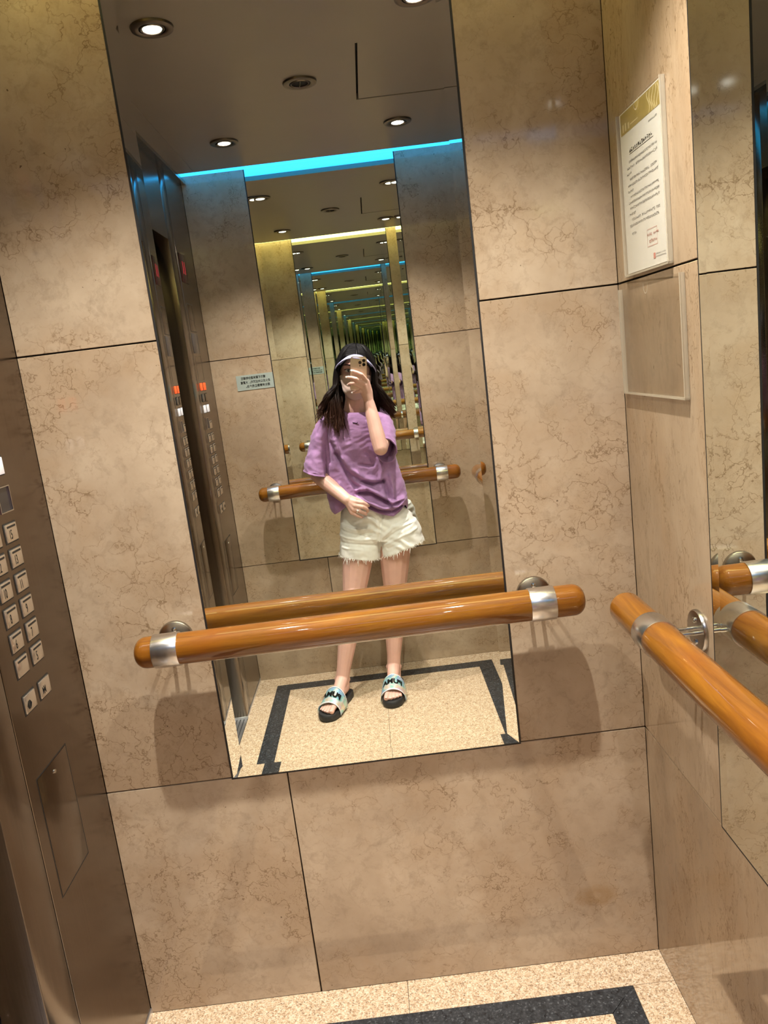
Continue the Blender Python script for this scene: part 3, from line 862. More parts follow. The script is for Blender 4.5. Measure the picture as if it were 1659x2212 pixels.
# skull, jaw, face
ellipsoid(bm, HEAD + Vector((0, -0.008, 0.022)), 0.071, 0.088, 0.092)
ellipsoid(bm, HEAD + Vector((0, 0.012, -0.03)), 0.060, 0.072, 0.086)
ellipsoid(bm, HEAD + Vector((0, 0.034, -0.085)), 0.030, 0.036, 0.026)
capsule(bm, HEAD + Vector((0, 0.078, 0.012)), 0.0065, HEAD + Vector((0, 0.096, -0.026)), 0.011)      # nose
for s in (-1, 1):
    ellipsoid(bm, HEAD + Vector((s * 0.072, -0.008, -0.008)), 0.009, 0.017, 0.030)                      # ears
    capsule(bm, HEAD + Vector((s * 0.014, 0.077, 0.030)), 0.009, HEAD + Vector((s * 0.046, 0.060, 0.030)), 0.008)  # brow ridge
    ellipsoid(bm, HEAD + Vector((s * 0.036, 0.052, -0.018)), 0.021, 0.022, 0.020)                       # cheeks
capsule(bm, HEAD + Vector((-0.016, 0.078, -0.052)), 0.007, HEAD + Vector((0.016, 0.078, -0.052)), 0.007)  # lips
chain(bm, [(HEAD + Vector((0, -0.015, -0.05)), 0.052), (NECK0, 0.047), (NECK1, 0.052)])
for s in (-1, 1):                                                                                        # neck tendons, collar bones
    capsule(bm, NECK0 + Vector((s * 0.036, 0.0, 0.01)), 0.012, NECK1 + Vector((s * 0.010, 0.040, -0.012)), 0.009)
# trunk inside the clothes
chain(bm, [(NECK1, 0.052), (CHEST, 0.078), (WAIST, 0.075), (PELV, 0.085)])
for A, r0 in ((SH_L, 0.038), (SH_R, 0.038)):
    capsule(bm, NECK1 + Vector((0, -0.005, -0.035)), 0.040, A, r0)
for h in (HIP_L, HIP_R):
    capsule(bm, PELV, 0.08, h, 0.078)
# arms
def limb(a, ra, b, rb, c, rc, bulge=0.0, bpos=0.3, off=Vector((0, 0, 0))):
    mid = a.lerp(b, 0.5)
    chain(bm, [(a, ra), (mid, (ra + rb) / 2 * 1.0), (b, rb)])
    m1 = b.lerp(c, bpos) + off
    chain(bm, [(b, rb), (m1, max(rb, rc) * (1 + bulge)), (b.lerp(c, 0.72), (rc * 1.18)), (c, rc)])
limb(SH_L, 0.036, EL_L, 0.0345, WR_L, 0.0245, 0.03, 0.25)
limb(SH_R, 0.036, EL_R, 0.0325, WR_R, 0.0245, 0.03, 0.25)
# legs
def leg(h, k, a, sx):
    t1 = h.lerp(k, 0.35)
    chain(bm, [(h, 0.082), (t1, 0.078), (h.lerp(k, 0.75), 0.064), (k, 0.054)])
    capsule(bm, k + Vector((0, 0.016, 0.012)), 0.044, k + Vector((0, 0.018, -0.018)), 0.042)
    c1 = k.lerp(a, 0.30) + Vector((0, -0.016, 0))
    chain(bm, [(k, 0.053), (c1, 0.0525), (k.lerp(a, 0.62) + Vector((0, -0.006, 0)), 0.043), (k.lerp(a, 0.88), 0.033), (a, 0.0325)])
leg(HIP_L, KN_L, AN_L, -1); leg(HIP_R, KN_R, AN_R, 1)
for a in (AN_L, AN_R):
    for s in (-1, 1): ellipsoid(bm, a + Vector((s * 0.027, 0, -0.008)), 0.011, 0.013, 0.014, 10, 8)
# feet: heel, arch, ball and five toes lying on the sandal footbed (world -> leaning frame)
INV = (Matrix.Translation((0.53, -1.75, 0)) @ Matrix.Rotation(LEAN, 4, 'Y')).inverted()
SOLE_H = 0.030
FOOT = {'L': (Vector((0.462, -1.772, 0)), Vector((0.366, -1.510, 0))), 'R': (Vector((0.697, -1.838, 0)), Vector((0.668, -1.566, 0)))}
def foot(side, ank):
    heel, toe = FOOT[side]
    d = (toe - heel).normalized(); rgt = Vector((d.y, -d.x, 0)); L = (toe - heel).length
    inner = 1 if side == 'L' else -1      # direction of the big toe along rgt
    def F(l, w, z): return INV @ (heel + d * (l * L) + rgt * (w * inner) + Vector((0, 0, SOLE_H + z)))
    capsule(bm, F(0.155, 0, 0.030), 0.030, ank, 0.032)
    chain(bm, [(F(0.155, 0, 0.030), 0.029), (F(0.42, 0.004, 0.034), 0.031), (F(0.62, 0.008, 0.022), 0.0225), (F(0.745, 0.017, 0.0155), 0.0155)])
    chain(bm, [(F(0.155, 0, 0.028), 0.027), (F(0.42, -0.012, 0.026), 0.025), (F(0.62, -0.020, 0.019), 0.0185), (F(0.715, -0.022, 0.014), 0.0140)])
    chain(bm, [(ank, 0.031), (F(0.42, 0.004, 0.037), 0.027), (F(0.68, 0.002, 0.017), 0.0185)])
    toes = [(0.026, 0.95, 0.0125), (0.0075, 0.945, 0.0092), (-0.0075, 0.918, 0.0088), (-0.0215, 0.888, 0.0084), (-0.0345, 0.850, 0.0078)]
    tips = []
    for w, l, r in toes:
        chain(bm, [(F(0.73, w * 0.85, 0.016), r * 1.15), (F(l - 0.075, w, r + 0.004), r * 0.95), (F(l - 0.02, w * 1.02, r * 0.95), r)])
        tips.append((F(l + 0.006, w * 1.02, r * 1.65), r))
    return tips, (d, rgt)
toe_tips = foot('L', AN_L)[0] + foot('R', AN_R)[0]

# hands
def finger(pts, radii):
    chain(bm, [(Vector(p), r) for p, r in zip(pts, radii)])
NAILS = []
# right hand closed round the phone: fingers on its back, thumb on the screen side
R_MCP = [Vector(p) for p in ((0.0231, 0.0440, 1.4618), (0.0130, 0.0490, 1.4481), (0.0030, 0.0470, 1.4362), (0.0010, 0.0400, 1.4221))]
RF = [[R_MCP[0], (-0.0008, 0.0690, 1.4906), (-0.0205, 0.0670, 1.5003), (-0.0384, 0.0600, 1.5060)],
      [R_MCP[1], (-0.0246, 0.0710, 1.4730), (-0.0434, 0.0640, 1.4787), (-0.0596, 0.0500, 1.4795)],
      [R_MCP[2], (-0.0336, 0.0660, 1.4533), (-0.0487, 0.0570, 1.4531), (-0.0569, 0.0420, 1.4488)],
      [R_MCP[3], (-0.0130, 0.0530, 1.4186), (-0.0260, 0.0500, 1.4155), (-0.0371, 0.0420, 1.4142)]]
for k, f in enumerate(RF):
    s = (1.0, 1.02, 0.97, 0.84)[k]
    finger(f, [0.0098 * s, 0.0088 * s, 0.0076 * s, 0.0068 * s])
    NAILS.append((Vector(f[3]), Vector(f[3]) - Vector(f[2]), 0.0066 * s))
PALM_R = Vector((0.0190, 0.0340, 1.4180))
for mcp in R_MCP:
    capsule(bm, WR_R + Vector((0, -0.004, 0)), 0.0200, mcp, 0.0112)
capsule(bm, PALM_R, 0.019, WR_R, 0.022)
finger([WR_R + Vector((0.004, -0.012, 0.006)), (0.0332, 0.0220, 1.4176), (0.0252, 0.0230, 1.4614), (-0.0029, 0.0280, 1.4852)], [0.017, 0.0145, 0.0100, 0.0085])
# left hand gathering the shirt hem: fingers bent across the front
L_MCP = [Vector(p) for p in ((-0.0307, 0.0780, 0.9403), (-0.0328, 0.0820, 0.9244), (-0.0390, 0.0810, 0.9077), (-0.0453, 0.0740, 0.8919))]
LF = [[L_MCP[0], (0.0018, 0.0780, 0.9361), (0.0202, 0.0660, 0.9256), (0.0284, 0.0530, 0.9170)],
      [L_MCP[1], (0.0018, 0.0830, 0.9183), (0.0222, 0.0690, 0.9053), (0.0263, 0.0530, 0.8940)],
      [L_MCP[2], (-0.0085, 0.0820, 0.8975), (0.0119, 0.0700, 0.8868), (0.0181, 0.0540, 0.8795)],
      [L_MCP[3], (-0.0208, 0.0760, 0.8776), (-0.0045, 0.0660, 0.8694), (0.0016, 0.0530, 0.8668)]]
for k, f in enumerate(LF):
    s = (1.0, 1.02, 0.97, 0.84)[k]
    finger(f, [0.0100 * s, 0.0090 * s, 0.0078 * s, 0.0070 * s])
for mcp in L_MCP:
    capsule(bm, WR_L, 0.0195, mcp, 0.0115)
finger([WR_L + Vector((0.01, -0.008, 0.006)), (-0.0290, 0.0500, 0.9437), (-0.0003, 0.0470, 0.9348), (0.0202, 0.0440, 0.9216)], [0.016, 0.0135, 0.0098, 0.0085])
body = mesh_obj('body', fuse(bm, 0.0028, 5, 0.5, 'body'), M['skin'], person)

# nails
for p, d, r in NAILS:
    d = d.normalized(); upv = Vector((0, 1, 0)) - d * d.y
    upv.normalize()
    rt = Matrix((d, d.cross(upv).normalized(), upv)).transposed()
    bm = bmesh.new(); ellipsoid(bm, p + d * r * 0.55 + upv * r * 0.72, r * 0.95, r * 0.72, r * 0.28, 12, 8, rt)
    mesh_obj('fingernail', bm_mesh(bm, 'nail', 60), M['nail'], person)

# ring on the left hand
rc = Vector(L_MCP[2]).lerp(Vector(LF[2][1]), 0.62); rd = Vector(LF[2][1]) - Vector(L_MCP[2])
Mx = axis_matrix(rc, rd)
rg = lathe('finger_ring', [(0.0098, -0.0015), (0.0112, -0.0015), (0.0112, 0.0015), (0.0098, 0.0015)], M['chrome'], person, Mx, 24, 40, True)
bm = bmesh.new(); ellipsoid(bm, rc + Vector((0.001, 0.0115, 0.002)), 0.0052, 0.0034, 0.0052, 10, 6)
mesh_obj('ring_stone', bm_mesh(bm, 'stone'), M['eye_white'], rg)

# eyes and brows
for s in (-1, 1):
    bm = bmesh.new(); ellipsoid(bm, HEAD + Vector((s * 0.032, 0.066, 0.011)), 0.0135, 0.0125, 0.0075, 16, 10)
    ew = mesh_obj('eye', bm_mesh(bm, 'eye', 60), M['eye_white'], person)
    bm = bmesh.new(); ellipsoid(bm, HEAD + Vector((s * 0.032, 0.0735, 0.011)), 0.0058, 0.0062, 0.0060, 14, 8)
    mesh_obj('iris', bm_mesh(bm, 'iris', 60), M['iris'], ew)
    bm = bmesh.new()
    chain(bm, [(HEAD + Vector((s * (0.0185 + 0.0075 * k), 0.0775 - 0.0030 * k, 0.0145 + 0.004 * math.sin((k + 0.4) / 4.4 * PI))), 0.0016) for k in range(5)])
    mesh_obj('eyelash', bm_mesh(bm, 'lash', 60), M['iris'], ew)
    bm = bmesh.new()
    chain(bm, [(HEAD + Vector((s * (0.014 + 0.010 * k), 0.0885 - 0.0012 * k - 0.0018 * k * k, 0.031 + 0.006 * math.sin((k + 0.3) / 4.0 * PI * 0.8))), 0.0030 - 0.0004 * k) for k in range(5)])
    mesh_obj('eyebrow', bm_mesh(bm, 'brow', 60), M['iris'], person)

# ---- cloth mask over nose and mouth
def grid_mesh(name, nu, nv, fn, closed_u=False):
    vs = [fn(i / (nu if closed_u else nu - 1), j / (nv - 1)) for j in range(nv) for i in range(nu)]
    fs = []
    for j in range(nv - 1):
        for i in range(nu if closed_u else nu - 1):
            i2 = (i + 1) % nu
            fs.append((j * nu + i, j * nu + i2, (j + 1) * nu + i2, (j + 1) * nu + i))
    me = bpy.data.meshes.new(name); me.from_pydata([tuple(v) for v in vs], [], fs); me.update()
    return me

def solid(o, t):
    md = o.modifiers.new('thickness', 'SOLIDIFY'); md.thickness = t; md.offset = 1.0
    return o

def mask_fn(u, v):
    a = (u - 0.5) * 2.0                                  # -1..1 ear to ear
    ph = a * math.radians(84)
    top = -0.004 - 0.010 * a * a + 0.010 * math.exp(-(a / 0.22) ** 2)
    bot = -0.118 + 0.066 * abs(a) ** 1.7
    z = top + (bot - top) * v
    depth = 0.086 + 0.026 * math.exp(-(a / 0.30) ** 2) * math.exp(-((v - 0.35) / 0.33) ** 2)
    tuck = 1.0 - 0.32 * max(0.0, (v - 0.55) / 0.45) ** 2
    half = 0.0745 - 0.006 * v
    x = math.sin(ph) * half * (1.0 - 0.10 * v)
    y = math.cos(ph) * depth * tuck - 0.006 + 0.012 * abs(a)
    fold = 0.0052 * math.sin(11.0 * v + 4.2 * a + 1.0) * math.exp(-((abs(a) - 0.55) / 0.35) ** 2) + 0.0020 * math.sin(19 * v - 6 * a)
    y += fold * (1 - abs(a) ** 4)
    return HEAD + Vector((x, y, z))
mk = solid(mesh_obj('face_mask', smooth(grid_mesh('face_mask', 61, 34, mask_fn)), M['mask'], person), 0.0012)
for s in (-1, 1):
    bm = bmesh.new()
    chain(bm, [(HEAD + Vector((s * 0.074, 0.010, -0.016)), 0.0014), (HEAD + Vector((s * 0.079, -0.015, 0.012)), 0.0014), (HEAD + Vector((s * 0.078, -0.026, -0.010)), 0.0014), (HEAD + Vector((s * 0.073, 0.006, -0.052)), 0.0014)])
    mesh_obj('ear_loop', bm_mesh(bm, 'loop', 60), M['mask'], mk)

# ---- visor
vroll = Matrix.Rotation(math.radians(4), 3, 'Y')
def brim_fn(u, v):
    a = (u - 0.5) * 2.0; ph = a * math.radians(88)
    x0, y0 = math.sin(ph) * 0.0800, math.cos(ph) * 0.0905
    reach = 0.062 * math.cos(ph * 0.93) ** 0.8 if abs(a) < 1 else 0
    x = x0 + math.sin(ph) * reach * v * 0.45
    y = y0 + reach * v * 0.98
    z = 0.077 - 0.006 * v - 0.056 * abs(math.sin(ph)) ** 2.2 - 0.006 * v * v
    return HEAD + vroll @ Vector((x, y, z))
br = solid(mesh_obj('visor_brim', smooth(grid_mesh('visor_brim', 61, 14, brim_fn)), M['visor'], person), 0.0022)
def rim_fn(u, v):
    p = brim_fn(u, 1.0); a = v * 2 * PI
    return p + Vector((0, 0.0022 * math.cos(a), 0.0026 * math.sin(a)))
mesh_obj('brim_edge', smooth(grid_mesh('brim_edge', 61, 9, rim_fn)), M['visor'], br)
def band_fn(u, v):
    ph = u * 2 * PI
    return HEAD + vroll @ Vector((math.sin(ph) * 0.0805, math.cos(ph) * 0.0925 - 0.002, 0.074 + 0.012 * (v - 0.4) - 0.052 * (1 if math.cos(ph) < 0 else abs(math.sin(ph)) ** 2.2)))
solid(mesh_obj('visor_band', smooth(grid_mesh('visor_band', 72, 5, band_fn, True)), M['visor'], br), 0.0015)

# ---- hair: a dense cap of locks from the parting, falling over the shoulders
def hair_mesh(locks, n=6):
    vs, fs, tip = [], [], []
    for pts, r0 in locks:
        K = len(pts); base = len(vs)
        for k, p in enumerate(pts):
            t = k / (K - 1)
            d = (pts[min(k + 1, K - 1)] - pts[max(k - 1, 0)]).normalized()
            x = d.cross(Vector((0.3, 0.9, 0.1))).normalized(); y = d.cross(x)
            r = r0 * (1.0 - 0.85 * max(0, (t - 0.55) / 0.45) ** 1.5)
            for j in range(n):
                a = 2 * PI * j / n
                vs.append(tuple(p + x * (r * math.cos(a)) + y * (r * 0.55 * math.sin(a))))
                tip.append(max(0.0, min(1.0, (HEAD.z + 0.02 - p.z) / 0.26)))
        for k in range(K - 1):
            for j in range(n):
                j2 = (j + 1) % n
                fs.append((base + k * n + j, base + k * n + j2, base + (k + 1) * n + j2, base + (k + 1) * n + j))
        fs.append(tuple(base + j for j in range(n))); fs.append(tuple(base + (K - 1) * n + j for j in reversed(range(n))))
    me = bpy.data.meshes.new('hair'); me.from_pydata(vs, [], fs); me.update()
    at = me.attributes.new('tip', 'FLOAT', 'POINT'); at.data.foreach_set('value', tip)
    return smooth(me)
def catmull(P, n):
    out = []
    Q_ = [P[0]] + P + [P[-1]]
    for i in range(1, len(Q_) - 2):
        for k in range(n):
            t = k / n; a, b, c, d = Q_[i - 1], Q_[i], Q_[i + 1], Q_[i + 2]
            out.append(0.5 * ((2 * b) + (c - a) * t + (2 * a - 5 * b + 4 * c - d) * t * t + (3 * b - a - 3 * c + d) * t ** 3))
    out.append(P[-1]); return out
hr = random.Random(11)
locks = []
def head_pt(ph, el, k=1.0):
    """ph round the head from the face (0) to the back, el elevation"""
    return HEAD + Vector((math.sin(ph) * math.cos(el) * 0.0775 * k, math.cos(ph) * math.cos(el) * 0.096 * k - 0.008, 0.022 + math.sin(el) * 0.103 * k))
HEMS = {-1: [(-0.1884, -0.0250, 1.2958), (-0.1575, -0.0150, 1.2700), (-0.1304, 0.0000, 1.2568), (-0.1099, 0.0080, 1.2310), (-0.0852, 0.0080, 1.2575), (-0.1875, -0.0500, 1.3147), (-0.1758, -0.1800, 1.2852), (-0.1016, -0.2000, 1.2624)],
        1: [(0.1280, -0.1500, 1.3193), (0.1484, -0.1800, 1.2962), (0.1131, -0.1500, 1.3299), (0.0986, -0.1700, 1.3394), (0.0714, -0.2000, 1.2841), (0.1355, -0.1800, 1.3069)]}
HEMS = {k: [Vector(p) for p in v] for k, v in HEMS.items()}
for side in (-1, 1):
    for i in range(1000):
        f = hr.random()
        ph_end = math.radians(hr.uniform(62, 178)) * side
        front = 1 - (abs(ph_end) - math.radians(62)) / math.radians(116)
        P = [head_pt(side * math.radians(hr.uniform(2, 30)), math.radians(hr.uniform(74, 86)), 1.0),
             head_pt(ph_end * 0.8, math.radians(hr.uniform(42, 56)), 1.03 + 0.03 * hr.random()),
             head_pt(ph_end, math.radians(8), 1.06 + 0.05 * hr.random())]
        hems = HEMS[side]
        if side < 0:
            cand = hems[:6] if front > 0.35 else hems[6:]
        else:
            cand = hems
        h = hr.choice(cand) + Vector((hr.uniform(-0.012, 0.012), hr.uniform(-0.006, 0.010), hr.uniform(0.012, 0.05) if i < 150 else hr.uniform(-0.012, 0.035)))
        a = P[-1]
        w = hr.uniform(-0.004, 0.004)
        low = a + Vector((side * hr.uniform(0.002, 0.013), 0.012 * front - 0.004, -0.085))
        mid = low.lerp(h, 0.45) + Vector((side * 0.002 + w, 0.0, 0.002))
        if side < 0 and front > 0.35: mid.y = max(mid.y, -0.06 + 0.05 * front)
        P += [low, mid, low.lerp(h, 0.78) + Vector((-w, 0.004, 0)), h]
        locks.append((catmull(P, 4), hr.uniform(0.0050, 0.0085) if i < 150 else hr.uniform(0.0008, 0.0019)))
# fine loose strands at the ends
for i in range(60):
    h = hr.choice(HEMS[-1][:6]); s0 = head_pt(math.radians(hr.uniform(-120, -70)), 0.0, 1.1) + Vector((-0.015, 0.012, -0.10))
    e = h + Vector((hr.uniform(-0.03, 0.03), hr.uniform(0, 0.008), hr.uniform(-0.03, 0.02)))
    locks.append((catmull([s0, s0.lerp(e, 0.5) + Vector((hr.uniform(-0.016, 0.016), 0.004, 0)), e], 6), 0.0016))
# crown locks combed back
for i in range(120):
    ph = math.radians(hr.uniform(62, 180)) * hr.choice((-1, 1))
    P = [head_pt(ph * 0.3, math.radians(84), 1.02), head_pt(ph, math.radians(60), 1.05), head_pt(ph, math.radians(34 if abs(ph) > 1.2 else 52), 1.04), head_pt(ph, math.radians(12 if abs(ph) > 1.2 else 46), 1.03)]
    locks.append((catmull(P, 4), 0.006))
for i in range(420):                                  # strands swept from the parting to both sides
    sg_ = hr.choice((-1, 1)); el0 = hr.uniform(30, 88); k_ = 1.03 + 0.012 * hr.random()
    P = [head_pt(math.radians(5 + sg_ * 2), math.radians(el0), k_), head_pt(sg_ * math.radians(24), math.radians(el0 * 0.93), k_), head_pt(sg_ * math.radians(48), math.radians(el0 * 0.80 + 2), k_ + 0.01),
         head_pt(sg_ * math.radians(78 + 60 * (el0 / 90)), math.radians(el0 * 0.50), k_ + 0.02), head_pt(sg_ * math.radians(92 + 70 * (el0 / 90)), math.radians(8), k_ + 0.03)]
    locks.append((catmull(P, 4), hr.uniform(0.0008, 0.0022)))
hair = mesh_obj('hair', hair_mesh(locks), M['hair'], person)
def cap_fn(u, v):
    ph = u * 2 * PI
    lim = math.radians(36) if abs(math.sin(ph)) < 0.5 and math.cos(ph) > 0 else math.radians(-30)
    c = 0.5 + 0.5 * math.cos(ph)
    lim = math.radians(-32) + math.radians(63) * c ** 3
    el = math.radians(90) + (lim - math.radians(90)) * v
    return head_pt(ph, el, 1.015)
cp = mesh_obj('hair_cap', smooth(grid_mesh('hair_cap', 64, 24, cap_fn, True)), M['hair'], hair)
me_ = cp.data; at_ = me_.attributes.new('tip', 'FLOAT', 'POINT'); at_.data.foreach_set('value', [0.0] * len(me_.vertices))

# ---- t-shirt
def ring(pl, pr, yd):
    pl, pr = Vector(pl), Vector(pr)
    return ((pl + pr) / 2, (pr - pl) / 2, yd)
TR = [ring((-0.0859, -0.1150, 1.3337), (0.0362, -0.1150, 1.3360), 0.060),
      ring((-0.1028, -0.1150, 1.3233), (0.0509, -0.1150, 1.3276), 0.068),
      ring((-0.1407, -0.1130, 1.3108), (0.0888, -0.1130, 1.3194), 0.078),
      ring((-0.1764, -0.1100, 1.2942), (0.1225, -0.1100, 1.3049), 0.086),
      ring((-0.1933, -0.1060, 1.2693), (0.1394, -0.1060, 1.2801), 0.094),
      ring((-0.1978, -0.1020, 1.2339), (0.1436, -0.1020, 1.2383), 0.101),
      ring((-0.1899, -0.1000, 1.1857), (0.1438, -0.1000, 1.1857), 0.106),
      ring((-0.1801, -0.1000, 1.1221), (0.1505, -0.1000, 1.1220), 0.104),
      ring((-0.1724, -0.1000, 1.0581), (0.1700, -0.1000, 1.0642), 0.103),
      ring((-0.1667, -0.1000, 0.9936), (0.1939, -0.1000, 0.9996), 0.106),
      ring((-0.1611, -0.1000, 0.9287), (0.2073, -0.1000, 0.9390), 0.112),
      ring((-0.1509, -0.1000, 0.8787), (0.2119, -0.1000, 0.8910), 0.114),
      ring((-0.1382, -0.1000, 0.8612), (0.2056, -0.1000, 0.8713), 0.112)]
def poly(*p): return [Vector((q[0], q[2])) for q in p]
# creases pulled from the chest towards the gathered hem: (line, width, height)
FOLDS = [
 (poly((-0.1370, 0.0050, 1.1898), (-0.0988, 0.0050, 1.0970), (-0.0478, 0.0050, 1.0157), (-0.0148, 0.0050, 0.9821)), 0.010, -0.009),
 (poly((-0.1225, 0.0050, 1.2062), (-0.0823, 0.0050, 1.1073), (-0.0291, 0.0050, 1.0282), (0.0081, 0.0050, 0.9989)), 0.010, 0.008),
 (poly((-0.1108, 0.0050, 1.1383), (-0.0661, 0.0050, 1.0637), (-0.0085, 0.0050, 1.0178), (0.0495, 0.0050, 1.0051), (0.0951, 0.0050, 1.0176)), 0.009, -0.011),
 (poly((-0.0822, 0.0050, 1.1239), (-0.0372, 0.0050, 1.0699), (0.0123, 0.0050, 1.0366), (0.0537, 0.0050, 1.0261)), 0.011, 0.008),
 (poly((-0.0252, 0.0050, 0.9822), (0.0226, 0.0050, 0.9926), (0.0786, 0.0050, 0.9631), (0.1370, 0.0050, 0.9250), (0.1869, 0.0050, 0.9397)), 0.009, 0.013),
 (poly((-0.0128, 0.0050, 0.9653), (0.0412, 0.0050, 0.9652), (0.0995, 0.0050, 0.9314), (0.1329, 0.0050, 0.9017)), 0.008, -0.013),
 (poly((-0.0211, 0.0050, 0.9506), (0.0308, 0.0050, 0.9294), (0.0954, 0.0050, 0.8997), (0.1663, 0.0050, 0.9059), (0.1953, 0.0050, 0.9312)), 0.009, 0.014),
 (poly((0.0162, 0.0050, 0.9146), (0.0683, 0.0050, 0.8891), (0.1372, 0.0050, 0.8783), (0.1789, 0.0050, 0.9016)), 0.007, -0.010),
 (poly((0.0951, 0.0050, 1.0176), (0.1118, 0.0050, 0.9735), (0.1161, 0.0050, 0.9314)), 0.009, -0.010),
 (poly((0.1240, 0.0050, 1.0448), (0.1366, 0.0050, 0.9987), (0.1452, 0.0050, 0.9482)), 0.010, 0.008),
 (poly((-0.1016, 0.0050, 1.0095), (-0.0873, 0.0050, 0.9780), (-0.0543, 0.0050, 0.9528)), 0.008, 0.009),
 (poly((-0.1141, 0.0050, 0.9949), (-0.0917, 0.0050, 0.9528), (-0.0628, 0.0050, 0.9317)), 0.007, -0.009),
 (poly((-0.1569, 0.0050, 1.2368), (-0.1515, 0.0050, 1.1754), (-0.1440, 0.0050, 1.1032)), 0.010, -0.007),
 (poly((-0.0082, 0.0050, 1.0969), (0.0206, 0.0050, 1.0907), (0.0495, 0.0050, 1.0907)), 0.007, -0.006),
 (poly((0.0166, 0.0050, 1.1548), (0.0372, 0.0050, 1.1342), (0.0495, 0.0050, 1.1031)), 0.010, -0.005),
 (poly((0.0742, 0.0050, 1.1238), (0.0867, 0.0050, 1.0719), (0.0826, 0.0050, 1.0239)), 0.009, 0.007),
]
HEMP = [Vector(p) for p in ((-0.1711, 0.0050, 0.8981), (-0.1464, 0.0050, 0.8768), (-0.1257, 0.0050, 0.8641), (-0.1006, 0.0050, 0.8810), (-0.0712, 0.0050, 0.9064), (-0.0358, 0.0050, 0.9316), (-0.0004, 0.0050, 0.9210), (0.0370, 0.0050, 0.8934), (0.0892, 0.0050, 0.8678), (0.1415, 0.0050, 0.8549), (0.1707, 0.0050, 0.8719), (0.2038, 0.0050, 0.9100), (0.2247, 0.0050, 0.9142))]
def seg_dist(p, a, b):
    ab = b - a; t = max(0, min(1, (p - a).dot(ab) / ab.length_squared)); return (p - a - ab * t).length
def hem_z(x):
    for a, b in zip(HEMP[:-1], HEMP[1:]):
        if a.x <= x <= b.x: return a.z + (b.z - a.z) * (x - a.x) / (b.x - a.x)
    return HEMP[0].z if x < HEMP[0].x else HEMP[-1].z
def lerp_rings(T, t):
    f = t * (len(T) - 1); i = min(int(f), len(T) - 2); f -= i
    f = f
    g0, g1 = T[i], T[i + 1]
    return g0[0].lerp(g1[0], f), g0[1].lerp(g1[1], f), g0[2] + (g1[2] - g0[2]) * f
def tee_pt(u, v):
    th = u * 2 * PI
    c, hw, yd = lerp_rings(TR, v)
    cs, sn = math.cos(th), math.sin(th)
    ex = 0.85
    sx = math.copysign(abs(cs) ** ex, cs); sy = math.copysign(abs(sn) ** ex, sn)
    p = c + hw * sx + Vector((0, yd * sy, 0))
    front = max(0.0, sn)
    # hem line of the front
    if v > 0.72:
        k = (v - 0.72) / 0.28
        zt = hem_z(p.x) if sn > 0 else c.z + 0.012 * math.sin(3 * th)
        z_end = lerp_rings(TR, 1.0)[0].z
        p.z += (zt - z_end) * k * min(1.0, 0.15 + abs(sn) * 2.0)
    q = Vector((p.x, p.z)); dy = 0.0
    if sn > 0.05:
        for line, w, h in FOLDS:
            d = min(seg_dist(q, a, b) for a, b in zip(line[:-1], line[1:]))
            if d < 3 * w: dy += 2.3 * h * math.exp(-(d / (0.85 * w)) ** 2)
        p.y += dy * min(1.0, front * 1.6)
    wr = noise.noise(Vector((p.x * 30 + p.z * 18, p.y * 12, p.z * 42 - p.x * 20)))
    nz = (1 - abs(wr)) ** 4 * 0.0030 + noise.noise(Vector((p.x * 9, p.y * 7, p.z * 7))) * 0.006 + noise.noise(Vector((p.x * 26, p.y * 20, p.z * 22))) * 0.0036
    amt = min(1.0, v * 4)
    p += Vector((cs * 0.6, sn, 0)) * nz * amt
    # cloth resting lower near the collar front
    if v < 0.10: p.z -= 0.016 * front * (1 - v / 0.10) + 0.0
    return p
tee = solid(mesh_obj('t_shirt', smooth(grid_mesh('t_shirt', 190, 150, tee_pt, True)), M['tee'], person), 0.0016)
def collar_pt(u, v):
    th = u * 2 * PI; a = v * 2 * PI
    p = tee_pt(u, 0.012 + 0.030 * (0.5 - 0.5 * math.cos(a)))
    return p + Vector((math.cos(th), math.sin(th), 0.3)) * 0.0020 * math.sin(a) + Vector((math.cos(th), math.sin(th), 0)) * 0.0010
mesh_obj('collar_rib', smooth(grid_mesh('collar', 96, 9, collar_pt, True)), M['tee'], tee)
def sleeve(rings, seed, nm='sleeve'):
    R_ = [(Vector(c), Vector(x), Vector(y)) for c, x, y in rings]
    def fn(u, v):
        th = u * 2 * PI; f = v * (len(R_) - 1); i = min(int(f), len(R_) - 2); f -= i
        c = R_[i][0].lerp(R_[i + 1][0], f); x = R_[i][1].lerp(R_[i + 1][1], f); y = R_[i][2].lerp(R_[i + 1][2], f)
        p = c + x * math.cos(th) + y * math.sin(th)
        wr = noise.noise(Vector((p.x * 28 + seed + p.z * 16, p.y * 14, p.z * 34)))
        n_ = (1 - abs(wr)) ** 4 * 0.0040 + noise.noise(Vector((p.x * 14 + seed, p.y * 14, p.z * 16))) * 0.007 + 0.0022 * noise.noise(Vector((p.x * 40 + seed, p.y * 40, p.z * 40)))
        return p + (p - c).normalized() * n_ * min(1, v * 3)
    o = solid(mesh_obj(nm, smooth(grid_mesh(nm, 72, 46, fn, True)), M['tee'], tee), 0.0016)
    def hem(u, v):
        a = v * 2 * PI; t = 0.93 + 0.065 * (0.5 - 0.5 * math.cos(a)); p = fn(u, t); c = R_[-1][0]
        return p + (p - c).normalized() * (0.0012 + 0.0014 * math.sin(a))
    mesh_obj('sleeve_hem', smooth(grid_mesh('sleeve_hem', 72, 9, hem, True)), M['tee'], o)
    return o
def vv(a, b): return tuple(((Vector(b) - Vector(a)) / 2))
def mid(a, b): return tuple((Vector(b) + Vector(a)) / 2)
